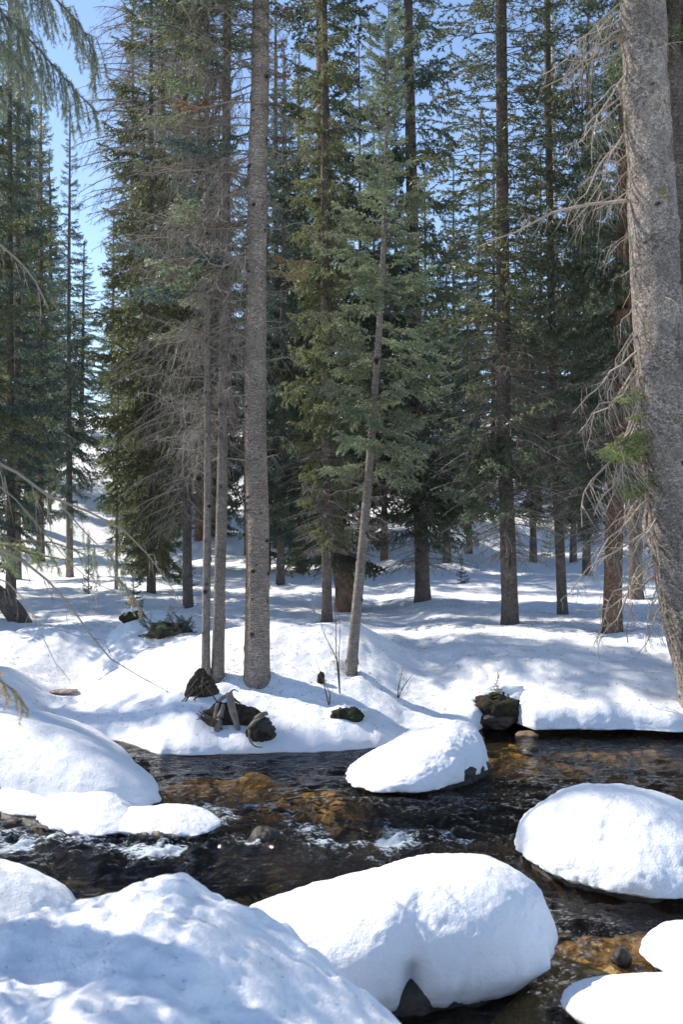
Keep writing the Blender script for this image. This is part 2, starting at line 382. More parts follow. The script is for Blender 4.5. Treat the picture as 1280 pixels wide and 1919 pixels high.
def spray(axis, side, sp, rg, nd=None, tert=.12, droop=.15, r0=.008, bare=.15, ang=(45, 65), flat=.35, dead=False, tspace=.09, frac=1.):
    """a bough: wooden axis, side twigs, smaller twigs and needles. nd=(ds,k,len,w)"""
    g = Geo(); A = catmull(axis, 10); n = len(A)
    L = float(np.sum(np.linalg.norm(np.diff(A, axis=0), axis=1)))
    g.addq(*tube(A, np.linspace(r0, r0 * .25, n), 4), 0)
    S0, S1 = [], []; tw0, tw1, twr = [], [], []
    seg = int(L * (1 - bare) / sp)
    for s in np.linspace(bare, .985, max(seg, 3)):
        for sg in (-1, 1):
            if dead and rg.random() < .25: continue
            if rg.random() > frac: continue
            s_ = min(max(s + rg.uniform(-.5, .5) * sp / L, .02), .99)
            i = s_ * (n - 1); k = int(i); f = i - k; p = A[k] * (1 - f) + A[min(k + 1, n - 1)] * f
            t = nrm(A[min(k + 1, n - 1)] - A[max(k - 1, 0)])
            up = np.array([0, 0, 1.]); sd = np.cross(up, t); sd = nrm(sd) if np.linalg.norm(sd) > .05 else np.array([1., 0, 0])
            nn = np.cross(t, sd)
            a = R(rg.uniform(*ang)); rol = rg.normal(0, flat)
            d = t * math.cos(a) + (sd * sg * math.cos(rol) + nn * math.sin(rol)) * math.sin(a)
            l = side * (1 - s_ ** 1.6 * .85) * rg.uniform(.65, 1.15) * (min(1, .45 + 2.2 * (s_ - bare)) if not dead else rg.uniform(.3, 1.2))
            m_ = p + d * l * .5 - up * droop * l * .12; e = p + nrm(d + t * .35) * l - up * droop * l * (1 + rg.random() * .6)
            rr = r0 * .38
            tw0 += [p, m_]; tw1 += [m_, e]; twr += [rr, rr * .7]
            S0 += [p + (m_ - p) * .25, m_]; S1 += [m_, e]
            if tert:
                for q in np.arange(tspace * .6, l * .95, tspace):
                    for s2 in (-1, 1):
                        if rg.random() < .2: continue
                        b0 = p + (m_ - p) * (q / (l * .5)) if q < l * .5 else m_ + (e - m_) * ((q - l * .5) / (l * .5))
                        dd = nrm(e - p); c = np.cross(nn, dd); aa = R(rg.uniform(40, 65))
                        l2 = min(tert * rg.uniform(.6, 1.2), (l - q) * .8 + .03)
                        e2 = b0 + (dd * math.cos(aa) + c * s2 * math.sin(aa) + nn * rg.normal(0, .25)) * l2 - up * droop * l2 * rg.uniform(.3, 1.5)
                        tw0.append(b0); tw1.append(e2); twr.append(rr * .55); S0.append(b0); S1.append(e2)
    S0.append(A[int(n * .6)]); S1.append(A[-1])
    V, F = cones(np.array(tw0), np.array(tw1), np.array(twr)); g.addt(V, F, 0)
    if nd:
        V, F = needles(np.array(S0), np.array(S1), *nd, rg); g.addt(V, F, 1)
    return g.arr()
def axis_pts(L, drp, up, rg, w=.04):
    s = np.linspace(0, 1, 6)
    return np.stack([s * L, L * w * np.sin(s * rg.uniform(2, 5) + rg.uniform(0, 6)) * s, -drp * L * s ** 1.5 + up * L * s ** 3], 1)

def axis_crook(L, drp, rg, w=.09):
    s = np.linspace(0, 1, 9); a = np.cumsum(rg.normal(0, w, 9)); b = np.cumsum(rg.normal(0, w * .7, 9)); a -= a[0]; b -= b[0]
    return np.stack([s * L * .95, L * a * s * .8, -drp * L * s ** 1.6 + L * b * s * .8], 1)
rg = np.random.default_rng(7)
# coarse boughs, one metre long, for crowns 13 m away and more
FAR_B = [spray(axis_pts(1.0, .28, .22, rg), .42, .085, rg, (.03, 3, .05, .021), .12, .22, .008, .12, tspace=.11) for _ in range(6)]
THIN_B = [spray(axis_pts(1.0, .22, .24, rg), .34, .12, rg, (.03, 3, .05, .019), .1, .2, .008, .3, tspace=.12, frac=.9) for _ in range(5)]
DEAD_B = [spray(axis_pts(1.0, .12, -.15, rg), .36, .085, rg, None, .14, .5, .014, .15, (40, 80), .6, True, .12) for _ in range(5)]

def crown_mesh(name, L, Rm, boughs, whorl, per, rg, mats, prof, pitch=(-8, 28), deadbelow=None, rtop=.06):
    parts = []; z = 0.0
    def put(arr, z, az, pt, sc, rol):
        V, T, Q, tm, qm = arr
        V = V * sc; cr, sr = math.cos(rol), math.sin(rol)
        V = V @ np.array([[1, 0, 0], [0, cr, -sr], [0, sr, cr]]).T
        cp, sp_ = math.cos(pt), math.sin(pt); V = V @ np.array([[cp, 0, -sp_], [0, 1, 0], [sp_, 0, cp]]).T
        ca, sa = math.cos(az), math.sin(az); V = V @ np.array([[ca, -sa, 0], [sa, ca, 0], [0, 0, 1]]).T
        parts.append((V + np.array([0, 0, z]), T, Q, tm, qm))
    while z < L:
        t = z / L; a0 = rg.uniform(0, 6.3); k = max(int(round(per * (1 - .35 * t) * rg.uniform(.7, 1.25))), 2)
        for j in range(k):
            az = a0 + j * 2 * math.pi / k + rg.normal(0, .3)
            l = Rm * prof(t) * rg.uniform(.6, 1.2) + rtop
            bs = boughs
            pt = R(pitch[0] + (pitch[1] - pitch[0]) * t + rg.normal(0, 7))
            put(bs[rg.integers(len(bs))], z + rg.uniform(-.5, .5) * whorl, az, pt, max(l, .1), rg.normal(0, .25))
        z += whorl * rg.uniform(.75, 1.25) * (1 - .35 * t)
    put(boughs[0], L - .25, 0, R(88), .55, 0)
    vo = 0; Vs, Ts, Qs, tms, qms = [], [], [], [], []
    for V, T, Q, tm, qm in parts:
        Vs.append(V); Ts.append(T + vo); Qs.append(Q + vo); tms.append(tm); qms.append(qm); vo += len(V)
    return build_mesh(name, (np.concatenate(Vs), np.concatenate(Ts), np.concatenate(Qs), np.concatenate(tms), np.concatenate(qms)), mats)
pf = lambda t: (min(1, .55 + t * 2.2)) * (1 - t) ** .75
pf2 = lambda t: (min(1, .75 + t * 2)) * (1 - t ** 1.3) ** .9
CR = {}
CR['dense'] = [crown_mesh('spruce_crown', 12, 1.55, FAR_B, .36, 6, rg, [TW, N_DARK], pf) for _ in range(2)]
CR['sparse'] = [crown_mesh('open_crown', 12, 1.25, THIN_B, .30, 6, rg, [TW, N_DARK], pf2) for _ in range(2)]
CR['narrow'] = [crown_mesh('narrow_crown', 8, .8, FAR_B, .22, 6, rg, [TW, N_BLUE], pf) for _ in range(1)]
CR['dead'] = [crown_mesh('bare_twigs', 6, 1.15, DEAD_B, .2, 5, rg, [TW_DEAD], lambda t: .75 + .35 * math.sin(t * 3.1), (-12, -2)) for _ in range(2)]
CR['sapling'] = [crown_mesh('sapling_crown', 1.0, .38, FAR_B, .12, 5, rg, [TW, N_BLUE], lambda t: 1 - t * .9, (10, 40), rtop=.02)]
def recolour(me, m): return (me, m)       # the same mesh worn in another needle colour (material slot kept on the object)

# ------------------------------------------------------------------ trunks
def trunk_mesh(name, pts, rad, m, ns=14, nl=40, rough=.05, knots=0, seed=0, flare=.35, scar=None, stretch=1., burl=0):
    C = catmull(np.asarray(pts, float), nl); r = np.interp(np.linspace(0, 1, nl), np.linspace(0, 1, len(rad)), rad)
    zz = C[:, 2] - C[0, 2]
    r = r * (1 + flare * np.exp(-zz / .22))
    V, F = tube(C, 1.0, ns); c3 = np.repeat(C, ns, 0); D = V - c3
    th = np.tile(np.arange(ns) / ns * 2 * np.pi, nl)
    rr = np.repeat(r, ns); q = c3 + D * rr[:, None]
    n1 = fbm(np.stack([D[:, 0] * 1.2, D[:, 1] * 1.2, c3[:, 2] * 1.6 * stretch], 1), 4, seed)
    n2 = fbm(q * np.array([9, 9, 14]), 3, seed + 3)
    disp = 1 + rough * n1 * 1.6 + rough * .8 * n2 * min(1, .12 / max(rad[0], .01))
    rgk = np.random.default_rng(seed + 100); kn = np.zeros(len(V))
    Hh = zz.max(); 
    for _ in range(knots):
        kz = rgk.uniform(.1, Hh); ka = rgk.uniform(0, 2 * np.pi); s = rgk.uniform(.7, 1.7)
        da = (th - ka + np.pi) % (2 * np.pi) - np.pi
        d2 = (da * rr / (.022 * s)) ** 2 + ((c3[:, 2] - C[0, 2] - kz) / (.016 * s)) ** 2
        w = np.exp(-d2); kn = np.maximum(kn, w); disp = disp + w * .012 / np.maximum(rr, .02)
    for _ in range(burl):                    # swollen branch collars
        kz = rgk.uniform(.3, Hh); ka = rgk.uniform(.5, 5.8); s = rgk.uniform(.7, 1.5); da = (th - ka + np.pi) % (2 * np.pi) - np.pi
        disp = disp + np.exp(-((da * rr / (.07 * s)) ** 2 + ((c3[:, 2] - C[0, 2] - kz) / (.11 * s)) ** 2)) * .035 * s / np.maximum(rr, .02)
    V = c3 + D * (rr * disp)[:, None]
    sc = np.zeros(len(V))
    if scar:
        a0, aw, z1 = scar; da = (th - a0 + np.pi) % (2 * np.pi) - np.pi
        sc = np.exp(-(da / aw) ** 2) * (1 - sstep(z1 * .75, z1, zz.repeat(ns)))
    return mesh_np(name, V, F, m, None, True, {'knot': kn, 'scar': sc})

GROUPS = {}
def tree(u, v, path, dia, bark, H, label, group, Y=None, crowns=(), knots=0, ns=12, nl=36, name='spruce_tree', cat='spruce tree', rough=.05, scar=None, seed=None, flare=.3, burl=0):
    """path: photograph points (u,v) up the trunk; dia: trunk width in photograph pixels at the foot and near the frame top"""
    if Y is None: x, Y, z = ground_hit(u, v)
    else:
        x = (u - 640) / FPX * Y; z = float(H_far(np.array([x]), np.array([Y]), False)[0])
    z -= .18; WELLS.append((x, Y, max(dia[0] / FPX * Y * 1.25, .13)))
    t = thing(name, (x, Y, z), label, cat, group)
    b = np.array([x, Y, z]); P = [np.zeros(3)]
    for (a, c) in path:
        q = px(a, c, Y) - b
        if q[2] > P[-1][2] + .2 and q[2] < H - .5: P.append(q)
    d = nrm(P[-1] - P[max(len(P) - 3, 0)]) if len(P) > 1 else np.array([0, 0, 1.])
    d = nrm(d * np.array([.5, .5, 1])); P.append(P[-1] + d * max((H - P[-1][2]) / d[2], .3))
    r0, r1 = dia[0] / 2 / FPX * Y, dia[1] / 2 / FPX * Y
    zf = max((.514 * Y + CAMZ - z), 1) / H
    zs = np.linspace(0, 1, 8); rad = np.where(zs < zf, r0 + (r1 - r0) * zs / zf, r1 * np.maximum(1 - (zs - zf) / max(1 - zf, .01), .06)) if zf < 1 else r0 + (max(r1 * .3, .006) - r0) * zs
    sd = seed if seed is not None else abs(hash((u, v))) % 9999
    link('trunk', trunk_mesh('trunk', P, list(rad), bark, ns, nl, rough, knots, sd, flare, scar, 1., burl), t)
    PP = np.array(P)
    def at(zl): return np.array([np.interp(zl, PP[:, 2], PP[:, 0]), np.interp(zl, PP[:, 2], PP[:, 1]), zl])
    rgc = np.random.default_rng(sd + 5)
    for (kind, z0, z1, rs, m) in crowns:
        me = CR[kind][rgc.integers(len(CR[kind]))]
        base = {'dense': 12, 'sparse': 12, 'narrow': 8, 'dead': 6, 'sapling': 1}[kind]
        if m is not None and kind != 'dead': me = recolour(me, m)
        p0, p1 = at(z0), at(z1); dv = p1 - p0; sz = (z1 - z0) / base
        q = Vector((0, 0, 1)).rotation_difference(Vector(dv))
        o = link('bare_twigs' if kind == 'dead' else 'crown', me, t, p0, None, (rs, rs, sz))
        e = (q.to_matrix() @ __import__('mathutils').Matrix.Rotation(rgc.uniform(0, 6.28), 3, 'Z')).to_euler(); o.rotation_euler = e
    t['_at'] = 0; del t['_at']
    return t, at, (x, Y, z), rad

def zl(v, Y, base): return CAMZ - (v - 960) / FPX * Y - base      # local height of a photograph row

MG = 'spruces standing across the snowy far bank'
BGp = 'spruces on the rising snow behind the clearing'
def T(u, v, path, dia, bark, H, label, crown, group=MG, **kw):
    x, Y, z = ground_hit(u, v) if 'Y' not in kw else (0, kw['Y'], 0)
    cs = [(k, max(zl(vb, Y, z), .4), H - .1 if top is None else zl(top, Y, z), rs, m) for (k, vb, top, rs, m) in crown]
    return tree(u, v, path, dia, bark, H, label, group, crowns=cs, **kw)

# middle distance
T(957, 1165, [(952, 1000), (945, 800), (943, 500), (940, 0)], (31, 20), B_DARK, 15, 'straight dark trunk right of centre with open crown and blue sky behind', [('sparse', 900, None, .95, N_DARK), ('sparse', 640, None, 1.15, N_MID), ('dead', 1010, 560, .8, None)], knots=30, ns=18, nl=60)
T(1056, 1150, [(1049, 1000), (1040, 800), (1033, 500), (1026, 0)], (19, 12), B_DARK, 15, 'slender dark trunk leaning slightly left, in front of the white barked trunk', [('sparse', 860, None, .55, N_DARK), ('sparse', 600, None, .75, N_DARK), ('dead', 960, 600, .5, None)], knots=20)
T(1147, 1180, [(1152, 1000), (1160, 800), (1167, 600), (1171, 400)], (35, 24), B_RED, 16, 'thick reddish brown trunk with dark crown, left of the big pale trunk', [('dense', 880, None, .78, N_DARK), ('dead', 1010, 600, .85, None)], knots=20, ns=18, nl=60)
T(1193, 1120, [(1190, 950), (1186, 700), (1184, 400)], (26, 18), B_DARK, 16, 'grey trunk just right of the reddish trunk and farther back', [('dense', 860, None, .7, N_BLUE)])
T(1258, 1160, [(1254, 1000), (1252, 700)], (30, 20), B_DARK, 14, 'dark trunk half hidden behind the big pale trunk at the right edge', [('dense', 800, None, .6, N_DARK)])
T(793, 1125, [(787, 900), (778, 600), (771, 300), (765, 0)], (28, 18), B_DARK, 17, 'dark trunk with wide dark skirt of boughs, behind and right of the leaning slim tree', [('dense', 960, None, .78, N_DARK), ('dead', 1040, 700, 1.15, None)], knots=15)
T(613, 1165, [(612, 1000), (611, 800), (609, 500)], (19, 13), B_DARK, 14, 'thin grey trunk left of the curved reddish trunk', [('narrow', 960, None, .95, N_MID), ('dead', 1010, 800, .5, None)], knots=14)
T(655, 1140, [(640, 1050), (630, 950), (618, 800), (610, 600), (606, 300)], (38, 22), B_RED, 18, 'reddish trunk with swollen curved foot under the great dark crown in the middle', [('dense', 1010, None, 1.1, N_DARK), ('dead', 1050, 750, 1.0, None)], knots=10, flare=.5, ns=18)
T(352, 1135, [(350, 1000), (350, 800), (348, 500)], (18, 12), B_DARK, 13, 'thin grey trunk rising behind the snow just left of the twin slim trunks', [('dead', 950, 300, 1.1, None), ('narrow', 700, None, 1.3, N_MID)], knots=10)
T(308, 1070, [(306, 900), (303, 600), (302, 300)], (20, 13), B_RED, 16, 'short lit reddish trunk under yellowish green boughs, left of centre', [('dense', 930, None, 1.05, N_MID), ('dead', 970, 700, .8, None), ('dead', 520, 30, 1.7, None)])
T(374, 1012, [(374, 900), (373, 600)], (18, 12), B_RED, 17, 'warm brown trunk seen between the thin grey trunk and the twin slim trunks', [('dense', 880, None, .95, N_MID)])
T(242, 1016, [(242, 900), (246, 600)], (14, 9), B_RED, 18, 'small reddish trunk foot below a yellow green bough, left of the lit reddish trunk', [('dense', 960, None, .95, N_MID), ('dead', 420, -40, 1.6, None)])
T(130, 1082, [(129, 900), (128, 600), (130, 300)], (14, 8), B_SLIM, 12.5, 'narrow blue green spruce with thin pale trunk, left of the sky gap', [('dense', 940, None, .62, N_SUNLIT_BLUE)], knots=10)
T(217, 1106, [(219, 900), (222, 650)], (7, 3), B_SLIM, 6.2, 'spindly young spruce with pencil thin trunk, right of the narrow blue green spruce', [('sparse', 900, None, .5, N_MID)])
T(55, 992, [(55, 850), (53, 600)], (24, 16), B_DARK, 17, 'dark trunk with black shaded foot left of the narrow blue green spruce', [('dense', 850, None, 1.15, N_DARK)])
T(24, 945, [(22, 800), (20, 600)], (17, 12), B_SLIM, 17, 'pale grey trunk near the left edge, on lit snow', [('dense', 800, None, 1.0, N_DARK)])
T(3, 905, [(4, 800), (4, 600)], (12, 9), B_RED, 17, 'reddish trunk cut by the left edge of the view', [('dense', 700, None, 1.0, N_DARK)])
T(460, 1040, [(459, 950), (458, 800)], (6, 4), B_SLIM, 9, 'pencil thin pale pole just left of the main trunk', [('sparse', 820, None, .5, N_MID)])
T(1058, 1005, [(1052, 850), (1046, 600), (1040, 300), (1037, 100)], (11, 7), B_BIRCH, 19, 'slim white barked trunk behind the slender dark trunk', [('sparse', 200, None, .5, N_MID)], name='birch_tree', cat='tree')
T(92, 960, [(92, 850), (92, 700)], (8, 6), B_SLIM, 13, 'thin mossy grey trunk between the black footed trunk and the narrow blue green spruce', [('dense', 880, None, .7, N_BLUE)])
# background rows
rb = np.random.default_rng(3)
bgspec = [(880, 30, 9), (1000, 28, 9), (838, 27, 8.5), (525, 23.5, 13), (565, 27, 14), (268, 26.5, 13), (412, 27.5, 14), (1075, 28, 10), (330, 33, 15), (30, 25, 16), (283, 20, 16), (20, 19, 13), (-90, 15, 14), (-75, 22, 16), (75, 30, 15), (500, 27, 15), (540, 33, 16), (720, 28, 15), (1100, 24, 15), (1235, 24, 15), (-60, 31, 17), (-20, 40, 17), (40, 46, 16), (100, 38, 12), (150, 44, 9), (290, 36, 16), (340, 44, 17), (400, 33, 17), (430, 47, 18), (520, 30, 17), (560, 42, 18), (600, 36, 18), (680, 33, 17),
          (700, 46, 15), (745, 38, 14), (800, 44, 12), (850, 34, 12.5), (890, 46, 15), (925, 38, 14), (985, 42, 14), (1010, 35, 13), (1090, 33, 17), (1120, 42, 18), (1180, 36, 17), (1230, 43, 18), (1275, 31, 17), (1330, 36, 17), (210, 56, 12), (960, 54, 11), (650, 58, 18), (470, 60, 18), (1150, 60, 18), (60, 58, 17)]
LM = [(5, 'the left edge of the view'), (55, 'the black footed dark trunk'), (130, 'the narrow blue green spruce'), (217, 'the spindly young spruce'), (308, 'the lit reddish trunk'), (374, 'the warm brown trunk'), (418, 'the twin slim trunks'), (478, 'the main grey trunk'),
      (613, 'the thin grey trunk'), (655, 'the curved reddish trunk'), (715, 'the leaning slim tree'), (790, 'the dark skirted spruce'), (950, 'the straight dark trunk'), (1040, 'the white barked trunk'), (1155, 'the thick reddish trunk'), (1190, 'the grey right hand trunk'), (1250, 'the big pale trunk')]
def bglabel(u, Y, H_):
    d, n_ = min((abs(u - a), k) for k, (a, _) in enumerate(LM)); side = 'behind' if d < 12 else ('just left of' if u < LM[n_][0] else 'just right of')
    row = 'frontmost row' if Y < 18 else 'front row' if Y < 25 else 'near row' if Y < 29.5 else 'middle row' if Y < 32 else ('second row' if Y < 40 else ('third row' if Y < 50 else 'last row'))
    return ('short' if H_ < 14 else 'tall') + ' backdrop spruce ' + side + ' ' + LM[n_][1] + ', ' + row
for (u, Y, Hh) in bgspec:
    x = (u - 640) / FPX * Y; zg = float(H_far(np.array([x]), np.array([float(Y)]), False)[0])
    tree(u, 960, [(u + rb.uniform(-4, 4), 700)], (5 + 260 / Y * rb.uniform(.7, 1.1), 7), [B_DARK, B_DARK, B_RED, B_DARK][rb.integers(4)], Hh,
         bglabel(u, Y, Hh), BGp, Y=float(Y), crowns=[('dense', rb.uniform(.4, 2.0), Hh - .1, rb.uniform(.7, 1.05), [N_DARK, N_BLUE, N_MID][rb.integers(3)])], ns=8, nl=10)
# unseen spruces added off the left edge to throw shade across the snow
OFF = [(-8.2, 5.0, 14, .42, 2.0), (-9.6, 17.2, 16, .95, 3), (-11, 20, 17, .9, 3), (-10.5, 11.9, 15, .4, 6), (-17, 24, 17, 1.2, 3), (-9.6, 13.4, 10, .62, 2.2)]
for (x, Y, Hh, rs, z0) in OFF:
    u = 640 + x / Y * FPX
    tree(u, 960, [(u + 3, 700)], (300 / Y * 3, 140 / Y * 3), B_DARK, Hh, ['tall spruce off the left edge, level with the near mound', 'tall spruce off the left edge, beside the left snow humps', 'tall spruce off the left edge, behind the leaning log', 'narrow spruce off the left edge, level with the large left snow dome', 'tall spruce off the left edge, farthest back of them', 'short spruce off the left edge, level with the water line of the far bank'][OFF.index((x, Y, Hh, rs, z0))], 'spruces beyond the left edge', Y=float(Y), crowns=[('dense', z0, Hh - .1, rs, N_DARK)], ns=8, nl=10)

LOWB = [build_mesh('branch', b, [TW, N_DARK]) for b in FAR_B[:4]]
MIDT = {o['label'][:22]: o for o in COL.objects if o.get('label')}
def low_boughs(key, u, v, rows, n, az0, az1, L0, L1, seed):
    o = MIDT[key]; q = np.random.default_rng(seed); Y, zb = o.location[1], o.location[2]
    for k in range(n):
        v_ = q.uniform(*rows); a = R(q.uniform(az0, az1)); xx = (u - 640) / FPX * Y - o.location[0]
        link('branch', LOWB[k % 4], o, (xx, 0, zl(v_, Y, zb)), (q.normal(0, .3), R(q.uniform(8, 30)), a), q.uniform(L0, L1))
low_boughs('dark trunk with wide d', 780, 0, (800, 960), 16, -100, 60, .9, 1.7, 1)
low_boughs('straight dark trunk ri', 946, 0, (760, 930), 10, 120, 300, .7, 1.2, 2)
low_boughs('reddish trunk with swo', 622, 0, (820, 1000), 14, 120, 300, .8, 1.6, 3)

# ------------------------------------------------------------------ near trees with separate branches
def nearB(n, L, side, sp, nd, mats, seed, dead=False, **kw):
    rgx = np.random.default_rng(seed)
    return [build_mesh('branch', spray(axis_crook(L, kw.get('drp', .2), rgx) if dead else axis_pts(L, kw.get('drp', .2), kw.get('up', .2), rgx), side, sp, rgx, nd, kw.get('tert', .08), kw.get('droop', .2), kw.get('r0', .006), kw.get('bare', .1), kw.get('ang', (42, 62)), kw.get('flat', .3), dead, kw.get('tspace', .06), kw.get('frac', 1.)), mats) for _ in range(n)]
NB = nearB(6, 1.0, .40, .075, (.018, 4, .034, .0125), [TW, N_LIGHT], 11, tert=.11, tspace=.09, bare=.2)
ND = nearB(7, 1.0, .34, .06, None, [TW_DEAD], 12, True, tert=.13, tspace=.09, droop=.7, ang=(35, 85), flat=.7, drp=.1, up=-.12, r0=.0095)
NP = nearB(8, 1.0, .5, .10, None, [TW_PALE], 13, True, tert=.16, tspace=.11, droop=.9, ang=(25, 75), flat=.8, drp=.35, up=-.05, r0=.0125)
NR = [recolour(m, N_RUST) for m in NB[:2]]; NBL = [recolour(m, N_BLUE) for m in NB]; NTN = [recolour(m, N_TAN) for m in NB[2:4]]
def branch(t, me, at, z, az, pitch, L, roll=0., off=.0, name='branch'):
    p = at(z); return link(name, me, t, (p[0] + math.cos(az) * off, p[1] + math.sin(az) * off, p[2]), (roll, -pitch, az), L)
rn = np.random.default_rng(21)
NG = 'near trunks on the snow mound by the creek'
# main trunk
t, at, (bx, by, bz), rad = tree(481, 1260, [(482, 1150), (482, 1000), (478, 800), (479, 600), (483, 300), (489, 0)], (47, 33), B_GREY, 15,
    'big straight grey trunk with orange scar at its foot, on the mound at the water', NG, crowns=[('sparse', 8.6, 14.9, .7, N_MID)], knots=150, ns=64, nl=460, rough=.03, seed=4, flare=.2, scar=(R(112), .2, 1.9))
for k in range(64):
    z = zl(rn.uniform(-60, 640), by, bz); az = R(rn.normal(180, 50)) if rn.random() < .78 else R(rn.normal(10, 45))
    branch(t, ND[rn.integers(7)], at, z, az, R(rn.normal(-4, 10)), rn.uniform(.6, 1.45) if math.cos(az) < 0 else rn.uniform(.25, .7), rn.normal(0, .4))
for (v, az, L, m) in [(250, 160, 1.1, 'b'), (285, 200, .95, 'b'), (120, 190, 1.2, 'm'), (60, 150, 1.2, 'm'), (20, 215, 1.1, 'm'), (-20, 180, 1.3, 'b'), (470, 172, 1.25, 'm'), (500, 205, 1.1, 'm'), (140, 325, .4, 'r'), (80, 318, .4, 'r'), (200, 330, .35, 'r'), (30, 320, .4, 'r'), (260, 335, .35, 'r'), (470, 10, .55, 't'), (500, 340, .6, 't'), (170, 172, .9, 'r'), (410, 185, .55, 'r')]:
    mm = {'b': NBL, 'm': NB, 'r': NR, 't': NTN}[m]
    branch(t, mm[rn.integers(len(mm))], at, zl(v, by, bz), R(az), R(rn.normal(-4, 6)), L, 0)
# slim twin trunks
for (u, v, path, dia, H, label, nb) in [
    (407, 1258, [(410, 1150), (414, 1000), (418, 800), (421, 500), (424, 200), (426, 0)], (23, 14), 13, 'right and thicker one of the twin slim grey trunks beside the main trunk', 84),
    (385, 1264, [(386, 1150), (388, 1000), (389, 800), (388, 500), (387, 200)], (16, 8), 9.5, 'left and thinner one of the twin slim grey trunks, above the black root hole', 72)]:
    t, at, (bx, by, bz), rad = tree(u, v, path, dia, B_SLIM, H, label, NG, crowns=[('sparse', 6.6, H - .1, .5, N_MID)], knots=60, ns=28, nl=220, rough=.04, seed=u)
    for k in range(nb):
        z = zl(rn.uniform(-20, 860) if k > nb * .3 else rn.uniform(420, 820), by, bz); az = R(rn.uniform(95, 300)) if rn.random() < .8 else R(rn.uniform(-60, 90))
        branch(t, ND[rn.integers(7)], at, z, az, R(rn.normal(-6, 9)), rn.uniform(.4, 1.15), rn.normal(0, .4))
    for k in range(10):
        branch(t, (NB if k % 2 else NBL)[rn.integers(6)], at, zl(rn.uniform(0, 620), by, bz), R(rn.uniform(110, 260)), R(rn.normal(0, 8)), rn.uniform(.5, 1.0))
# leaning slim tree with light green boughs
t, at, (bx, by, bz), rad = tree(655, 1260, [(668, 1150), (682, 1000), (692, 880), (704, 720), (714, 560), (722, 380), (726, 180), (726, 20)], (21, 3.5), B_SLIM, 7.6,
    'slim leaning tree with sparse light green boughs in front of the dark crowns', NG, knots=50, ns=28, nl=220, rough=.04, seed=9)
for k in range(190):
    v = -40 + 940 * rn.random(); z = zl(v, by, bz)
    if z > 7.5: continue
    prof = np.interp(v, [-40, 150, 400, 700, 880, 960], [.14, .36, .55, .72, .6, .35])
    branch(t, NB[rn.integers(6)], at, z, rn.uniform(0, 6.283), R(np.interp(v, [0, 900], [38, -8]) + rn.normal(0, 8)), prof * rn.uniform(.65, 1.2), rn.normal(0, .3))
branch(t, NB[0], at, 7.35, 0, R(86), .3)
for k in range(16):
    branch(t, ND[rn.integers(7)], at, zl(rn.uniform(850, 1010), by, bz), rn.uniform(0, 6.283), R(rn.normal(-12, 8)), rn.uniform(.2, .5))
# big pale trunk at the right
t, at, (bx, by, bz), rad = tree(1345, 1335, [(1300, 1180), (1268, 980), (1246, 780), (1232, 560), (1222, 380), (1212, 180), (1206, 0)], (106, 80), B_PALE, 17,
    'big pale scaly trunk with long dead limbs along the right edge', NG, Y=9.95, crowns=[('dense', 7.6, 16.9, 1.0, N_DARK)], knots=200, ns=72, nl=420, rough=.085, seed=14, flare=.25, burl=44)
for (v, az, L, pit) in [(375, 182, 1.75, 2), (250, 188, 1.0, -22), (180, 175, .95, -18), (90, 180, .9, -8), (130, 195, .8, -30), (60, 170, 1.0, -10), (20, 190, .8, -25), (300, 178, .9, -35), (430, 190, .55, -20),
                        (640, 184, 1.1, -30), (610, 200, .9, -20), (700, 180, 1.35, -52), (720, 195, 1.2, -42), (660, 172, 1.15, -38), (820, 190, .7, -30), (890, 182, .95, -35), (930, 188, .8, -20), (1040, 183, 1.1, -22), (1060, 195, .8, -40), (1080, 175, .7, -60), (1000, 178, .8, -50), (500, 200, .5, -10),
                        (340, 200, .8, -25), (155, 165, 1.05, -30), (220, 192, 1.1, -40), (275, 170, .8, -15), (405, 175, .7, -40), (470, 180, .6, -50), (545, 186, .7, -35), (590, 178, .9, -42), (680, 190, 1.0, -28), (740, 186, 1.3, -48), (860, 176, .9, -45), (960, 192, .8, -38), (1010, 184, .9, -30), (45, 182, 1.1, -20), (915, 178, 1.25, -30), (945, 200, 1.1, -38), (975, 186, 1.3, -25), (1005, 195, 1.0, -45), (1030, 180, 1.2, -30), (1050, 205, 1.0, -35), (1090, 190, .9, -40), (1070, 170, 1.1, -20), (790, 182, 1.2, -44), (835, 196, 1.1, -50), (765, 176, 1.4, -38), (-10, 186, 1.1, -30), (5, 170, .9, -12), (115, 178, 1.1, -42), (200, 270, .6, -5), (330, 300, .5, 0), (560, 280, .5, -5), (110, 285, .5, 5)]:
    branch(t, NP[rn.integers(8)], at, zl(v, by, bz), R(az + rn.normal(0, 5)), R(pit), L, rn.normal(0, .5), .08)
NY = [recolour(m, N_YEL) for m in NB]
for (v, az, L) in [(790, 195, .75), (805, 215, .65), (825, 205, .7), (845, 190, .6), (870, 210, .65), (890, 200, .5), (905, 190, .45), (760, 205, .4), (735, 200, .45), (720, 190, .35)]:
    branch(t, NY[rn.integers(6)], at, zl(v, by, bz), R(az), R(rn.uniform(-26, -6)), L, rn.normal(0, .3), .1)
# dark trunk behind it
tree(1325, 1250, [(1300, 900), (1276, 600), (1262, 300), (1256, 0)], (70, 56), B_DARK, 16, 'dark shaded trunk just behind the big pale one', NG, Y=10.9, crowns=[('dense', 7, 15.9, .9, N_DARK)], knots=20, ns=24, nl=80, rough=.06)

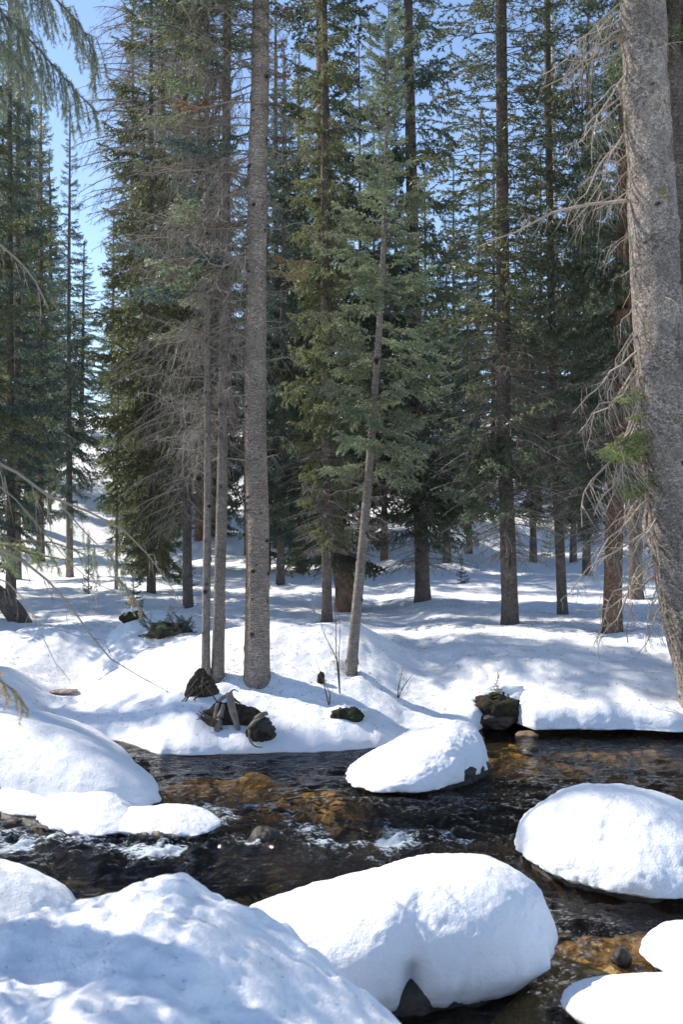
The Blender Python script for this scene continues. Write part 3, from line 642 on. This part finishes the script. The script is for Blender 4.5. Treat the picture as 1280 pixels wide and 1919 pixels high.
# spruce off the left edge whose boughs hang into view
nt_ = thing('spruce_tree', (-2.7, 3.7, .3), 'near spruce at the left edge, its pale boughs and bare limbs hanging into view', 'spruce tree', NG)
link('trunk', trunk_mesh('trunk', [(0, 0, 0), (.02, 0, 3), (0, .02, 6), (0, 0, 11)], [.16, .12, .08, .02], B_DARK, 20, 60, .05, 20, 8), nt_)
o = link('crown', recolour(CR['sparse'][1], N_MID), nt_, (0, 0, .9), (0, 0, 1.), (.62, .62, .82))
def custom(pts, Y, side, sp, nd, mats, seed, dead=False, name='branch', **kw):
    A = [px(a, b, (Y if np.isscalar(Y) else Y[i])) - np.array([-2.7, 3.7, .3]) for i, (a, b) in enumerate(pts)]
    link(name, build_mesh('branch', spray(A, side, sp, np.random.default_rng(seed), nd, kw.get('tert', .1), kw.get('droop', .3), kw.get('r0', .009), kw.get('bare', .02), kw.get('ang', (40, 65)), kw.get('flat', .5), dead, kw.get('tspace', .06), kw.get('frac', 1.)), mats), nt_)
FINE = (.007, 4, .02, .0028)
NLT = m_needle('needles_near', (.2, .25, .17), (.31, .35, .25), .45, .05)
custom([(-200, -120), (-60, -30), (60, 80), (130, 160), (185, 215)], 4.3, .30, .05, FINE, [TW, NLT], 1, droop=.9, tspace=.06)
custom([(-200, -160), (-20, -80), (80, -20), (160, 60), (185, 150)], 4.5, .26, .05, FINE, [TW, NLT], 2, droop=.9)
custom([(-160, 40), (-60, 60), (10, 90), (40, 130)], 4.1, .25, .05, FINE, [TW, NLT], 3, droop=.8)
custom([(-220, 780), (0, 868), (90, 930), (220, 985), (300, 1070), (350, 1150)], [4.3, 4.5, 4.6, 4.8, 5.0, 5.1], .18, .11, None, [TW_DEAD], 4, True, droop=1.4, r0=.009, tert=.1, tspace=.1, frac=.8)
custom([(-160, 960), (10, 1035), (80, 1080), (150, 1160), (200, 1230), (320, 1300)], [4.2, 4.3, 4.4, 4.5, 4.6, 4.6], .22, .10, None, [TW_DEAD], 5, True, droop=.9, r0=.008, tspace=.1, frac=.8)
custom([(-120, 980), (0, 1020), (70, 1040), (125, 1050)], 4.4, .17, .05, FINE, [TW, N_YEL], 6, droop=.5)
custom([(-120, 930), (20, 1010), (90, 1015), (160, 1040)], 4.7, .15, .06, FINE, [TW, NLT], 7, droop=.8, frac=.7)
custom([(-100, 1230), (-20, 1265), (30, 1300), (50, 1330)], 4.3, .10, .05, FINE, [TW_DEAD, N_TAN], 8, droop=.9)
custom([(215, 1080), (250, 1120), (262, 1150)], 5.0, .07, .05, FINE, [TW_DEAD, N_TAN], 9, droop=.8)
custom([(-160, 850), (-10, 905), (70, 985), (150, 1075), (215, 1110)], 4.7, .2, .09, None, [TW_DEAD], 12, True, droop=1.0, r0=.005, tspace=.08)
custom([(-160, 1050), (0, 1085), (60, 1150), (95, 1230), (130, 1275)], 4.5, .16, .08, None, [TW_PALE], 13, True, droop=1.0, r0=.005, tspace=.08)
custom([(120, 955), (180, 1020), (220, 1050), (240, 1120)], 4.75, .13, .05, FINE, [TW_DEAD, NLT], 14, droop=.9, r0=.004, frac=.5)
custom([(-100, 400), (0, 460), (60, 520), (90, 580)], 4.6, .2, .09, None, [TW_DEAD], 10, True, droop=.8, tspace=.1)

# ------------------------------------------------------------------ snow ground
def axis_grid(a, b, fine, lim, gr=1.12):
    c = list(np.arange(a, b + 1e-6, fine)); s = fine
    while c[-1] < lim: s *= gr; c.append(c[-1] + s)
    s = fine; pre = []
    p = a
    while p > -lim: s *= gr; p -= s; pre.append(p)
    return np.array(pre[::-1] + c)
gx = axis_grid(-4.6, 4.6, .033, 110)
dd = [0, .003, .007, .012, .018, .026, .036, .05, .066, .085, .105, .13]
while dd[-1] < 5: dd.append(dd[-1] + .032)
while dd[-1] < 120: dd.append(dd[-1] + min(.032 * 1.045 ** (len(dd) - 165), 1.6))
dd = np.array(dd); sh = shore(gx)
GX, GD = np.meshgrid(gx, dd); GY = sh[None, :] + GD
GZ = H_far(GX, GY)
rgt = sstep(1.3, 2.0, gx)
lip = .03 - .03 + rgt * .07
GZ[0] = np.maximum(GZ[0], lip)
bul = np.exp(-GD / .06) * (.05 + .05 * fbm2(GX, GZ * 3, .25, 3, 77) + .025 * fbm2(GX, GZ * 4, .07, 2, 78))
GY2 = GY - bul * np.clip(GZ / .15, 0, 1)
GZ = np.maximum(GZ, lip[None, :] * np.exp(-GD / .1))
under = [(.03, lip - .012), (.18, lip - .0 - .01 * 0), (.5, lip * 0 - .02)]
rowsX, rowsY, rowsZ = [], [], []
for off, zz in under[::-1]:
    rowsX.append(gx); rowsY.append(sh + off); rowsZ.append(zz)
VX = np.vstack(rowsX + [GX]); VY = np.vstack(rowsY + [GY2]); VZ = np.vstack(rowsZ + [GZ])
sg = link('snow_ground', mesh_np('snow_ground', np.stack([VX.ravel(), VY.ravel(), VZ.ravel()], 1), grid_faces(len(VX), len(gx))[:, ::1], SNOW))
tag(sg, 'snow covered far bank rising to a wooded slope', kind='structure')

# near bank: the shaded mound at the camera's feet
CRX = [-6, -2.5, -1.6, -1.03, -.82, -.6, -.42, -.257, -.066, .096, .25, .5, .8, 1.3, 6]
CRYY = [3.0, 3.0, 2.9, 3.0, 3.15, 3.2, 3.2, 3.2, 3.1, 3.0, 2.9, 2.6, 2.2, 1.6, 1.2]
CRZ = [.8, .86, .94, 1.0, 1.05, 1.075, 1.05, .965, .885, .765, .69, .58, .5, .5, .5]
OFS = np.linspace(-.16, .16, 7)
def H_near(x, y):
    yc = sum(np.interp(x + o, CRX, CRYY) for o in OFS) / 7; zc = sum(np.interp(x + o, CRX, CRZ) for o in OFS) / 7
    f = np.maximum(y - yc, 0); bk = np.maximum(yc - y, 0)
    z = zc - 2.6 * f ** 2 - .12 * f - .05 * bk - .035 * bk ** 2 * np.exp(-bk)
    z = np.where(z < -.4, -.4, z) - .075
    z = z + (.085 * fbm2(x, y, .42, 4, 61) + .026 * fbm2(x, y, .13, 3, 62) + .008 * fbm2(x, y, .035, 2, 63))
    rdg = 1 - 2 * np.abs(fbm2(x + .12 * fbm2(x, y, .25, 2, 8), y * 1.2, .3, 3, 64)); z = z + .025 * np.maximum(rdg - .55, 0) + .02 * sstep(-.05, .12, fbm2(x, y, .36, 4, 65))
    return z
nx = axis_grid(-1.5, 1.2, .012, 40, 1.15); ny = np.concatenate([np.arange(-30, 0, 1.5), np.arange(0, 1.6, .06), np.arange(1.6, 4.3, .012)])
NX, NY_ = np.meshgrid(nx, ny)
link('snow_bank', mesh_np('snow_bank', np.stack([NX.ravel(), NY_.ravel(), H_near(NX, NY_).ravel()], 1), grid_faces(len(ny), len(nx)), SNOW))
tag(bpy.data.objects['snow_bank'], 'shaded lumpy snow mound at the bottom left', kind='structure')

# creek bed and water
wx = axis_grid(-3.6, 3.6, .022, 60, 1.15); wy = np.arange(2.4, 10.6, .022)
WX, WY = np.meshgrid(wx, wy)
bxx = axis_grid(-4, 4, .05, 60, 1.2); byy = np.arange(2.2, 11.2, .05)
BX, BY = np.meshgrid(bxx, byy)
PU = 640 + BX / BY * FPX; PV = 960 + (CAMZ + .08) / BY * FPX
def blob(u, v, su, sv): return np.exp(-(((PU - u) / su) ** 2 + ((PV - v) / sv) ** 2))
gold = blob(480, 1450, 45, 16) + .8 * blob(390, 1447, 80, 10) + blob(590, 1474, 65, 10) + blob(632, 1490, 32, 14) + 1.2 * blob(930, 1392, 60, 14) + .8 * blob(1100, 1398, 160, 16) + .9 * blob(1180, 1400, 90, 10)
gold = gold + 1.3 * blob(1130, 1815, 170, 50) + 1.2 * blob(1000, 1900, 130, 60) + blob(1250, 1830, 110, 60) + .45 * blob(950, 1700, 120, 25) + .6 * blob(1000, 1780, 40, 40)
gold = np.clip(gold, 0, 1)
near_g = np.clip(1.3 * blob(1130, 1815, 170, 50) + 1.2 * blob(1000, 1900, 130, 60) + blob(1250, 1830, 110, 60), 0, 1)
BZ = -.28 + .16 * gold + .12 * near_g + .012 * near_g * fbm2(BX, BY, .05, 2, 75) + .05 * fbm2(BX, BY, .35, 4, 71) + .02 * fbm2(BX, BY, .08, 2, 72)
BZ = np.minimum(BZ + .5 * sstep(.05, .4, BY - shore(BX) - .2), np.where(BY > shore(BX) + .02, H_far(BX, BY, False) - .09, 9))
BZ = np.where(BY - shore(BX) > .7, -.4, BZ)
link('creek_bed', mesh_np('creek_bed', np.stack([BX.ravel(), BY.ravel(), BZ.ravel()], 1), grid_faces(len(byy), len(bxx)), BED, attrs={'gold': gold.ravel()}))
tag(bpy.data.objects['creek_bed'], 'dark gravel creek bed with golden shallows', kind='structure')
rap = np.exp(-((WY - 6.75 - .05 * WX) / .75) ** 2) * sstep(1.4, .2, WX) + .55 * np.exp(-(((WX - 1.1) / .7) ** 2 + ((WY - 5.0) / .9) ** 2)) + .3 * np.exp(-((WY - 6.9) / .9) ** 2)
rap = np.clip(rap + .75 * np.exp(-(((WX + .1) / .9) ** 2 + ((WY - 6.7) / .7) ** 2)), 0, 1)
flow = fbm2(WX * .6 + .4 * fbm2(WX, WY, .5, 2, 84), WY, .22, 4, 81); chop = 1 - 2 * np.abs(fbm2(WX * .8, WY * 1.2, .16, 4, 82, .55))
WZ = .021 * flow + .013 * fbm2(WX * .55, WY, .09, 3, 83) + rap * (.055 * chop + .04 * flow + .012 * fbm2(WX, WY, .06, 3, 85)) + .012 * rap
WU = 640 + WX / WY * FPX; WV = 960 + CAMZ / WY * FPX
spl = sum(a * np.exp(-(((WU - u) / su) ** 2 + ((WV - v) / sv) ** 2)) for (u, v, su, sv, a) in [(545, 1548, 35, 14, 1.), (520, 1520, 40, 12, .7), (370, 1602, 60, 12, .9), (60, 1585, 90, 25, .75), (180, 1592, 70, 14, .6), (735, 1592, 40, 14, .9), (600, 1575, 35, 12, .8), (640, 1600, 60, 10, .6), (860, 1590, 40, 8, .6), (480, 1590, 40, 10, .5), (450, 1500, 40, 8, .4), (300, 1610, 60, 12, .8), (1000, 1755, 30, 12, .4)])
WZ = WZ + .05 * np.clip(spl, 0, 1) * np.maximum(fbm2(WX, WY, .07, 3, 88), -.2)
foam = np.clip(spl, 0, 1) * np.clip(.72 + 1.5 * fbm2(WX, WY, .13, 4, 87, .65), 0, 1.1) + .75 * rap * np.clip(.05 + 1.7 * fbm2(WX, WY, .45, 4, 86) + .4 * chop, 0, 1.05)
link('creek_water', mesh_np('creek_water', np.stack([WX.ravel(), WY.ravel(), WZ.ravel()], 1), grid_faces(len(wy), len(wx)), WATER, attrs={'foam': foam.ravel(), 'rap': rap.ravel()}))
tag(bpy.data.objects['creek_water'], 'dark rippling creek with small white rapids', kind='structure')

# ------------------------------------------------------------------ snow covered boulders in the creek
def lump_mesh(name, outline, h, m, zb=.03, p=2.4, top=(0, 0), noise=.03, nsc=.3, seed=0, under=.1, n=220, mr=50, tilt=(0, 0), lip=.06, lobe=1.6, notch=()):
    O = np.asarray(outline, float); c = O.mean(0) + np.array(top) * 0; d = O - c
    a = np.arctan2(d[:, 1], d[:, 0]); r = np.hypot(d[:, 0], d[:, 1]); k = np.argsort(a); a, r = a[k], r[k]
    th = np.linspace(-np.pi, np.pi, n, endpoint=False)
    Rr = np.interp(th, np.concatenate([a - 2 * np.pi, a, a + 2 * np.pi]), np.tile(r, 3))
    ks = range(-14, 15); kw = np.exp(-(np.array(ks) / 5.5) ** 2); kw /= kw.sum(); Rr = sum(np.roll(Rr, s) * w for s, w in zip(ks, kw))
    ca = np.stack([np.cos(th), np.sin(th), 0 * th], 1) * r.mean()
    Rn = Rr * (.07 * fbm(ca / .25 + seed, 3, seed + 50) + .05 * fbm(ca / .06 + seed, 3, seed + 51))
    for (na, nw, ndp) in notch: Rn = Rn - ndp * np.exp(-(((th - R(na) + np.pi) % (2 * np.pi) - np.pi) / R(nw)) ** 2)
    ph = np.linspace(0, np.pi / 2, mr); rows = []
    for f in ph: rows.append((np.sin(f) ** (2 / p), np.cos(f) ** (2 / p)))
    V = []
    for (s, cz) in rows:
        x = c[0] + np.cos(th) * (Rr + Rn * s ** 70) * s + top[0] * (1 - s); y = c[1] + np.sin(th) * (Rr + Rn * s ** 70) * s + top[1] * (1 - s)
        z = lip + (h - lip) * cz + (tilt[0] * (x - c[0]) + tilt[1] * (y - c[1])) * cz
        V.append(np.stack([x, y, z], 1))
    for q in (.35, .7, 1.0, 1.0, 1.0):
        s = 1 - under * q if len(V) < mr + 3 else (.7 if len(V) == mr + 3 else .05)
        V.append(np.stack([c[0] + np.cos(th) * (Rr + Rn) * s, c[1] + np.sin(th) * (Rr + Rn) * s, np.full(n, lip + (zb - lip) * q)], 1))
    nr = len(V); V = np.concatenate(V); F = grid_faces(nr, n, True)
    cen = np.array([c[0], c[1], 0]); D = nrm((V - cen) * np.array([1, 1, 1.5]))
    w = np.clip(.35 + .65 * np.linalg.norm((V - cen)[:, :2], axis=1) / r.max(), 0, 1)
    V = V + D * (lobe * noise * fbm(V / .55, 3, seed + 30) * w + noise * fbm(V / nsc, 4, seed) * w + noise * .35 * fbm(V / (nsc * .22), 3, seed + 9) * w + .15 * noise * fbm(V / (nsc * .08), 2, seed + 12))[:, None]
    return mesh_np(name, V - cen, F[:, ::-1], m), cen
GB = 'snow capped boulders in the creek'
def pxo(pts, z=.05):
    out = []
    for (u, v) in pts:
        Y = (CAMZ - z) * FPX / (v - 960); out.append(((u - 640) / FPX * Y, Y))
    return out
def boulder(label, outline, h, rock=None, **kw):
    me, cen = lump_mesh('snow_cap', outline, h, SNOW, **kw)
    t = thing('snow_covered_boulder', tuple(cen), label, 'boulder', GB)
    link('snow_cap', me, t)
    O = np.asarray(outline); c = O.mean(0)
    if rock:
        sc, hh, dx, dy = rock
        rm, rc = lump_mesh('rock', (O - c) * sc + c + np.array([dx, dy]), hh, ROCK, zb=-.3, noise=.05, nsc=.2, seed=3, n=60, mr=16, under=.0)
        link('rock', rm, t, tuple(rc - cen))
    return t
def fr(front, back): return pxo(front) + back
boulder('great rounded white snow pillow in the middle of the near creek', fr([(760, 1888), (815, 1892), (850, 1890), (920, 1884), (1000, 1862), (1040, 1795)], [(.96, 4.85), (.84, 5.1), (.5, 5.2), (.0, 5.0), (-.5, 4.9), (-.62, 4.6), (-.5, 4.3), (-.2, 4.2)]), .5, rock=(.82, .15, .02, .02), p=2.5, noise=.03, lobe=.5, seed=1, top=(.16, .1), under=.2, lip=.14, tilt=(.14, 0), notch=((-88, 9, .10),))
boulder('snow dome on the right side of the creek, touching the right edge', fr([(972, 1560), (1005, 1625), (1060, 1655), (1130, 1672), (1220, 1692), (1290, 1690)], [(2.3, 5.7), (2.45, 6.2), (2.2, 6.8), (1.75, 7.0), (1.35, 6.85), (1.15, 6.55)]), .47, rock=(.87, .08, 0, 0), p=1.75, noise=.035, seed=2, under=.14, lip=.07, top=(.05, 0))
boulder('oblong snow cap with wet dark rock showing at its right end', fr([(650, 1458), (690, 1480), (750, 1486), (820, 1478), (870, 1455), (905, 1425)], [(1.22, 8.8), (1.05, 9.1), (.7, 9.1), (.3, 8.7), (.06, 8.15)]), .30, rock=(.86, .15, .06, -.0), p=2.2, noise=.045, seed=3, lip=.05, tilt=(.26, .05), top=(.15, .05))
boulder('large smooth snow dome at the left edge of the creek', fr([(-120, 1480), (0, 1500), (80, 1520), (170, 1535), (250, 1522), (310, 1500), (292, 1478)], [(-1.75, 8.0), (-1.95, 8.7), (-2.5, 9.3), (-3.4, 9.3), (-4.0, 8.2), (-3.6, 7.4)]), .6, rock=(.9, .035, 0, 0), p=1.6, noise=.03, seed=4, lip=.06, top=(-.5, .1))
boulder('small low snow lobe in front of the large left dome', fr([(70, 1530), (110, 1560), (180, 1570), (245, 1560), (240, 1530)], [(-1.5, 7.5), (-1.8, 8.2), (-2.4, 8.2), (-2.6, 7.2)]), .27, rock=(.9, .035, 0, 0), p=1.5, noise=.03, seed=5, lip=.06, top=(-.15, .45))
boulder('thin tongue of snow ending in the rapids, left of centre', fr([(230, 1562), (290, 1570), (360, 1568), (422, 1546)], [(-.9, 7.05), (-1.1, 7.2), (-1.4, 7.15), (-1.75, 7.0)]), .15, rock=(.9, .035, 0, 0), p=1.6, noise=.022, seed=6, lip=.055)
boulder('bright snow lump at the left edge behind the shaded mound', [(-1.2, 4.35), (-1.1, 4.6), (-1.25, 4.95), (-1.6, 5.1), (-2.2, 5.1), (-2.6, 4.6), (-2.2, 4.0), (-1.5, 4.0)], .6, rock=(.9, .04, 0, 0), p=1.9, noise=.035, seed=7, lip=.06, top=(-.15, .05))
boulder('flat white snow slab in the bottom right corner over golden gravel', [(.97, 4.42), (1.0, 4.1), (1.1, 3.8), (1.5, 3.6), (2.0, 3.7), (2.1, 4.1), (1.7, 4.42), (1.3, 4.5)], .165, rock=(.9, .06, 0, 0), p=2.6, noise=.02, seed=8, lip=.08, top=(.1, 0))
boulder('little snow cap cut by the right edge above the golden gravel', [(1.5, 4.95), (1.5, 4.7), (1.7, 4.5), (2.0, 4.6), (2.1, 5.0), (1.8, 5.2)], .15, rock=(.9, .04, 0, 0), p=2.0, noise=.02, seed=9, lip=.04)

# ------------------------------------------------------------------ roots, earth hollows, stones
def blobm(name, r, m, seed, n=48, noise=.42, nsc=.55):
    th = np.linspace(0, 2 * np.pi, n, endpoint=False); ph = np.linspace(.02, np.pi - .02, n // 2)
    P, Tt = np.meshgrid(ph, th, indexing='ij')
    D = np.stack([np.sin(P) * np.cos(Tt), np.sin(P) * np.sin(Tt), np.cos(P)], -1).reshape(-1, 3)
    V = D * (1 + noise * fbm(D / nsc, 4, seed) + noise * .3 * fbm(D / .12, 2, seed + 4))[:, None] * np.array(r)
    return mesh_np(name, V, grid_faces(n // 2, n, True)[:, ::-1], m)
def pos(u, v, lift=0.):
    x, Y, z = ground_hit(u, v, 8.9); return np.array([x, Y, z + lift])
def earth(name, label, cat, u, v, r, m, seed, lift=0., group=None):
    p = pos(u, v, lift); t = thing(name, tuple(p), label, cat, group); link('earth_mound', blobm('earth_mound', r, m, seed), t); return t, p
def tubepart(name, t, pts, rad, m, ns=8):
    P = catmull(np.array(pts), 14); V, F = tube(P, np.interp(np.linspace(0, 1, 14), np.linspace(0, 1, len(rad)), rad), ns)
    V = V + .006 * np.stack([fbm(V / .03, 2, 1), fbm(V / .03, 2, 2), fbm(V / .03, 2, 3)], 1)
    V = np.vstack([V, P[0], P[-1]]); n = len(V); k = np.arange(ns); k2 = (k + 1) % ns; b = 13 * ns
    return link(name, mesh_np(name, V, [F, np.stack([k2, k, 0 * k + n - 2], 1), np.stack([b + k, b + k2, 0 * k + n - 1], 1)], m), t)
t, p = earth('root_hollow', 'black root hollow under the twin slim trunks', 'tree roots', 378, 1300, (.15, .06, .2), EARTH, 11, .0)  # flattened dark lump on the slope, coloured to read as a shaded hole
rr = np.random.default_rng(2)
for k in range(8):
    a = rr.uniform(-3.3, .3); tubepart('root', t, [(rr.uniform(-.09, .1), -.05, rr.uniform(.0, .19)), (math.cos(a) * .12 + rr.uniform(-.05, .05), -.1, rr.uniform(-.04, .08)), (math.cos(a) * .22, -.1, rr.uniform(-.18, .1))], [.012, .009, .004], ROOT, 5)
t, p = earth('driftwood_stump', 'grey driftwood stump with prongs in a dark hole of the bank', 'stump', 430, 1352, (.26, .07, .18), EARTH, 12, .0)  # the hole is a flat dark lump, its shade put into the colour
tubepart('prong', t, [(.0, -.06, .27), (.04, -.11, .12), (.1, -.15, -.06)], [.034, .038, .022], DRIFT)
tubepart('prong', t, [(-.05, -.05, .16), (-.09, -.12, .0), (-.1, -.15, -.09), (-.03, -.17, -.17)], [.02, .032, .03, .015], DRIFT)
tubepart('prong', t, [(.0, -.02, .25), (-.1, -.03, .18), (-.13, -.08, .0)], [.016, .02, .022], DRIFT)
for k in range(8):
    tubepart('root', t, [(-.08 + rr.uniform(-.04, .04), -.12, rr.uniform(-.06, .06)), (-.17, -.15, rr.uniform(-.02, .06)), (-.25 + rr.uniform(-.05, .05), -.14, rr.uniform(-.03, .12))], [.015, .011, .004], ROOT, 5)
tubepart('root', t, [(-.0, -.06, .26), (.05, -.07, .3), (.09, -.06, .28)], [.012, .008, .003], DRIFT, 5)
tubepart('root', t, [(.0, -.06, .25), (.1, -.06, .17), (.13, -.06, .15)], [.016, .012, .006], ROOT, 5)
t, p = earth('root_covered_rock', 'brown rock wrapped by a pale root at the water line of the mound', 'rock', 486, 1384, (.13, .07, .14), EARTH, 13, .0)
link('stone', blobm('stone', (.105, .09, .1), ROCK, 14), t, (.03, -.08, .08))
tubepart('root', t, [(.05, -.1, .2), (-.05, -.17, .14), (-.08, -.19, .03), (-.03, -.19, -.05), (.04, -.17, -.07)], [.012, .013, .012, .01, .006], DRIFT, 6)
tubepart('root', t, [(.08, -.07, .22), (.0, -.11, .2), (-.1, -.12, .08)], [.018, .02, .012], DRIFT, 6)
earth('mossy_rock', 'mossy dark rock peeping from the snow below the bare shrub', 'rock', 648, 1346, (.16, .12, .085), MOSSY, 15)
t = thing('mossy_boulder', (1.61, 10.28, .13), 'dark mossy boulder in the hollow between the two snow banks', 'boulder'); link('earth_mound', blobm('earth_mound', (.25, .2, .2), MOSSY, 16, noise=.45), t)
link('stone', blobm('stone', (.19, .12, .08), ROCK, 17), t, (-.02, -.13, -.06))
link('moss', recolour(CR['sapling'][0], N_MID), t, (-.01, -.02, .15), (0, 0, 0), (.24, .24, .2))
t, p = earth('root_mound', 'black root mound with twigs in the snow behind the twin slim trunks', 'tree roots', 318, 1190, (.26, .17, .14), EARTH, 18)
for k in range(14):
    branch(t, ND[k % 7], lambda z: np.array([rr.uniform(-.25, .3), rr.uniform(-.2, 0), .05]), 0, rr.uniform(0, 6.28), R(rr.uniform(-20, 50)), rr.uniform(.15, .45), 0)
for k in range(44):
    branch(t, recolour(NB[k % 6], N_DARK), lambda z: np.array([rr.uniform(-.3, .32), rr.uniform(-.22, -.05), rr.uniform(-.02, .16)]), 0, rr.uniform(0, 6.28), R(rr.uniform(-10, 60)), rr.uniform(.15, .32), 0)
earth('mossy_rock', 'little dark clump in the snow left of the black root mound', 'rock', 248, 1160, (.16, .12, .12), MOSSY, 19)
earth('mossy_rock', 'tiny green tuft on the mound left of the bare shrub', 'moss', 601, 1276, (.035, .035, .09), MOSSY, 20)
# leaning log at the left edge
x, Y, z = ground_hit(30, 1165)
t = thing('leaning_log', (x, Y, z), 'curved brown log rising out of the snow at the left edge', 'log')
tubepart('trunk', t, [(.1, 0, -.1), (-.02, 0, .12), (-.22, 0, .36), (-.6, .1, .6), (-1.1, .2, .7)], [.17, .15, .13, .11, .1], B_DARK, 14)
# stones
def stone(label, u, v, r, m, seed, z=-.02):
    (x, y), = pxo([(u, v)], 0)
    tag(link('stone', blobm('stone', r, m, seed, 28, .25), None, (x, y, z)), label, 'stone', 'stones in the creek')
stone('round black wet stone in the rapids left of centre', 497, 1578, (.12, .1, .09), ROCK, 31, .01)
stone('tan stone at the water edge right of the mossy boulder', 988, 1378, (.11, .1, .06), TANROCK, 32)
stone('tan stone tucked between snow cap and mossy boulder', 893, 1382, (.08, .08, .05), TANROCK, 33)
stone('small dark stone breaking the water below the right bank', 998, 1405, (.06, .05, .045), ROCK, 34)
stone('brown stone in the golden shallows between the two right snow caps', 1165, 1805, (.05, .05, .05), ROCK, 35, .02)
stone('rusty submerged stone right of the great snow pillow', 1110, 1765, (.07, .06, .05), TANROCK, 36, -.05)
x, Y, z = ground_hit(120, 1298)
tag(link('ice_patch', blobm('ice_patch', (.16, .12, .02), ICE, 40), None, (x, Y - .05, z + .015)), 'small brown ice patch between the left snow humps', 'ice')

# ------------------------------------------------------------------ saplings and bare shrubs
def sapling(u, v, h, m, label, rs=1.):
    x, Y, z = ground_hit(u, v); t = thing('spruce_sapling', (x, Y, z - .03), label, 'sapling', 'young spruces in the snow')
    link('stem', build_mesh('stem', (lambda g: (g.addq(*tube([(0, 0, 0), (0, 0, h * .5), (0, 0, h)], [.012, .009, .003], 6)), g.arr())[1])(Geo()), [TW]), t)
    link('crown', recolour(CR['sapling'][0], m), t, (0, 0, h * .08), (0, 0, u), (h * rs, h * rs, h * .95))
sapling(865, 1092, .48, N_BLUE, 'tiny blue green sapling in front of the dark skirted spruce')
sapling(548, 1062, .42, N_DARK, 'tiny dark sapling behind the main trunk, to its right')
sapling(1032, 1045, 1.0, N_LIGHT, 'pale green sapling behind the slender dark trunk')
sapling(272, 1078, .18, N_DARK, 'dark little tuft left of the lit reddish trunk', 1.6)
sapling(345, 1100, .85, N_DARK, 'dark bough like sapling leaning by the thin grey trunk', 1.)
sapling(165, 1114, 1.0, N_MID, 'wispy sapling with few needles right of the narrow blue green spruce', .35)
sapling(250, 1140, .6, N_BLUE, 'low spreading sapling left of the black root mound', .9)
sapling(1215, 990, 1.4, N_BLUE, 'bushy blue green sapling behind the grey trunk at right', 1.)
def shrub(u, v, stems, label, seed):
    x, Y, z = ground_hit(u, v); t = thing('bare_shrub', (x, Y, z - .02), label, 'shrub', 'leafless shrubs on the snow'); q = np.random.default_rng(seed)
    for (lean, h) in stems:
        A = [(0, 0, 0), (lean * .3 + q.normal(0, .02), q.normal(0, .03), h * .4), (lean * .7, q.normal(0, .05), h * .75), (lean, q.normal(0, .06), h)]
        link('stem', build_mesh('stem', spray(A, .30, .11, q, None, .08, -.1, .007, .25, (35, 60), 1.2, True, .12), [TW]), t)
shrub(637, 1300, [(-.06, 1.0), (-.0, .75), (-.22, .8)], 'leafless shrub of thin upright stems left of the leaning slim tree', 5)
shrub(617, 1322, [(-.05, .32), (-.12, .45)], 'short crooked leafless shrub above the mossy dark rock', 6)
shrub(745, 1310, [(.16, .28), (.05, .32)], 'few bare twigs sticking out of the mound right of the leaning slim tree', 7)
shrub(1178, 1205, [(.02, .5)], 'single bare stalk in the shaded snow under the right dead limbs', 8)

# snow lodged on the roots and rocks
for o in [o for o in COL.objects if o.get('label', '').startswith(('mossy dark', 'little dark')) or o.name.startswith('mossy_boulder')]:
    em = next(c for c in o.children if c.name.startswith('earth_mound')); b = np.array([v.co for v in em.data.vertices]); r = np.abs(b).max(0)
    sd = len(o['label'])
    link('snow_cap', blobm('snow_cap', (r[0] * .95, r[1] * 1.0, r[2] * .6), SNOW, sd, 40, .5, .6), o, (r[0] * .1, r[1] * .75, r[2] * .55))
# needles and bark crumbs lying on the snow
q = np.random.default_rng(9); n = 420
lx = q.uniform(-1.6, .7, n); ly = q.uniform(1.7, 3.2, n); lz = H_near(lx, ly) + .003
n2 = 5200; mx = q.uniform(-4.5, 4.5, n2); my = shore(mx) + q.uniform(.15, 7, n2); mz = H_far(mx, my) + .003
wl_ = [w for w in WELLS if 9 < w[1] < 26 and abs(w[0]) < w[1] * .36]; pk = q.integers(0, len(wl_), 2600); ra = q.uniform(0, 6.3, 2600); rd = np.array([wl_[i][2] for i in pk]) * (.5 + np.abs(q.normal(0, .9, 2600)))
kx = np.array([wl_[i][0] for i in pk]) + np.cos(ra) * rd; ky = np.array([wl_[i][1] for i in pk]) + np.sin(ra) * rd; kz = H_far(kx, ky) + .004
P0 = np.concatenate([np.stack([lx, ly, lz], 1), np.stack([mx, my, mz], 1), np.stack([kx, ky, kz], 1)]); a = q.uniform(0, 6.3, len(P0)); l = q.uniform(.006, .02, len(P0)) * np.where(np.arange(len(P0)) < n, 1, 1.6)
P1 = P0 + np.stack([np.cos(a) * l, np.sin(a) * l, q.uniform(0, .004, len(P0))], 1)
V, F = cones(P0, P1, np.where(np.arange(len(P0)) < n, .0012, .003)); g = Geo(); g.addt(V, F)
tag(link('needle_litter', build_mesh('needle_litter', g.arr(), [TW])), 'dark needles and bark crumbs scattered on the snow', 'litter', kind='stuff')
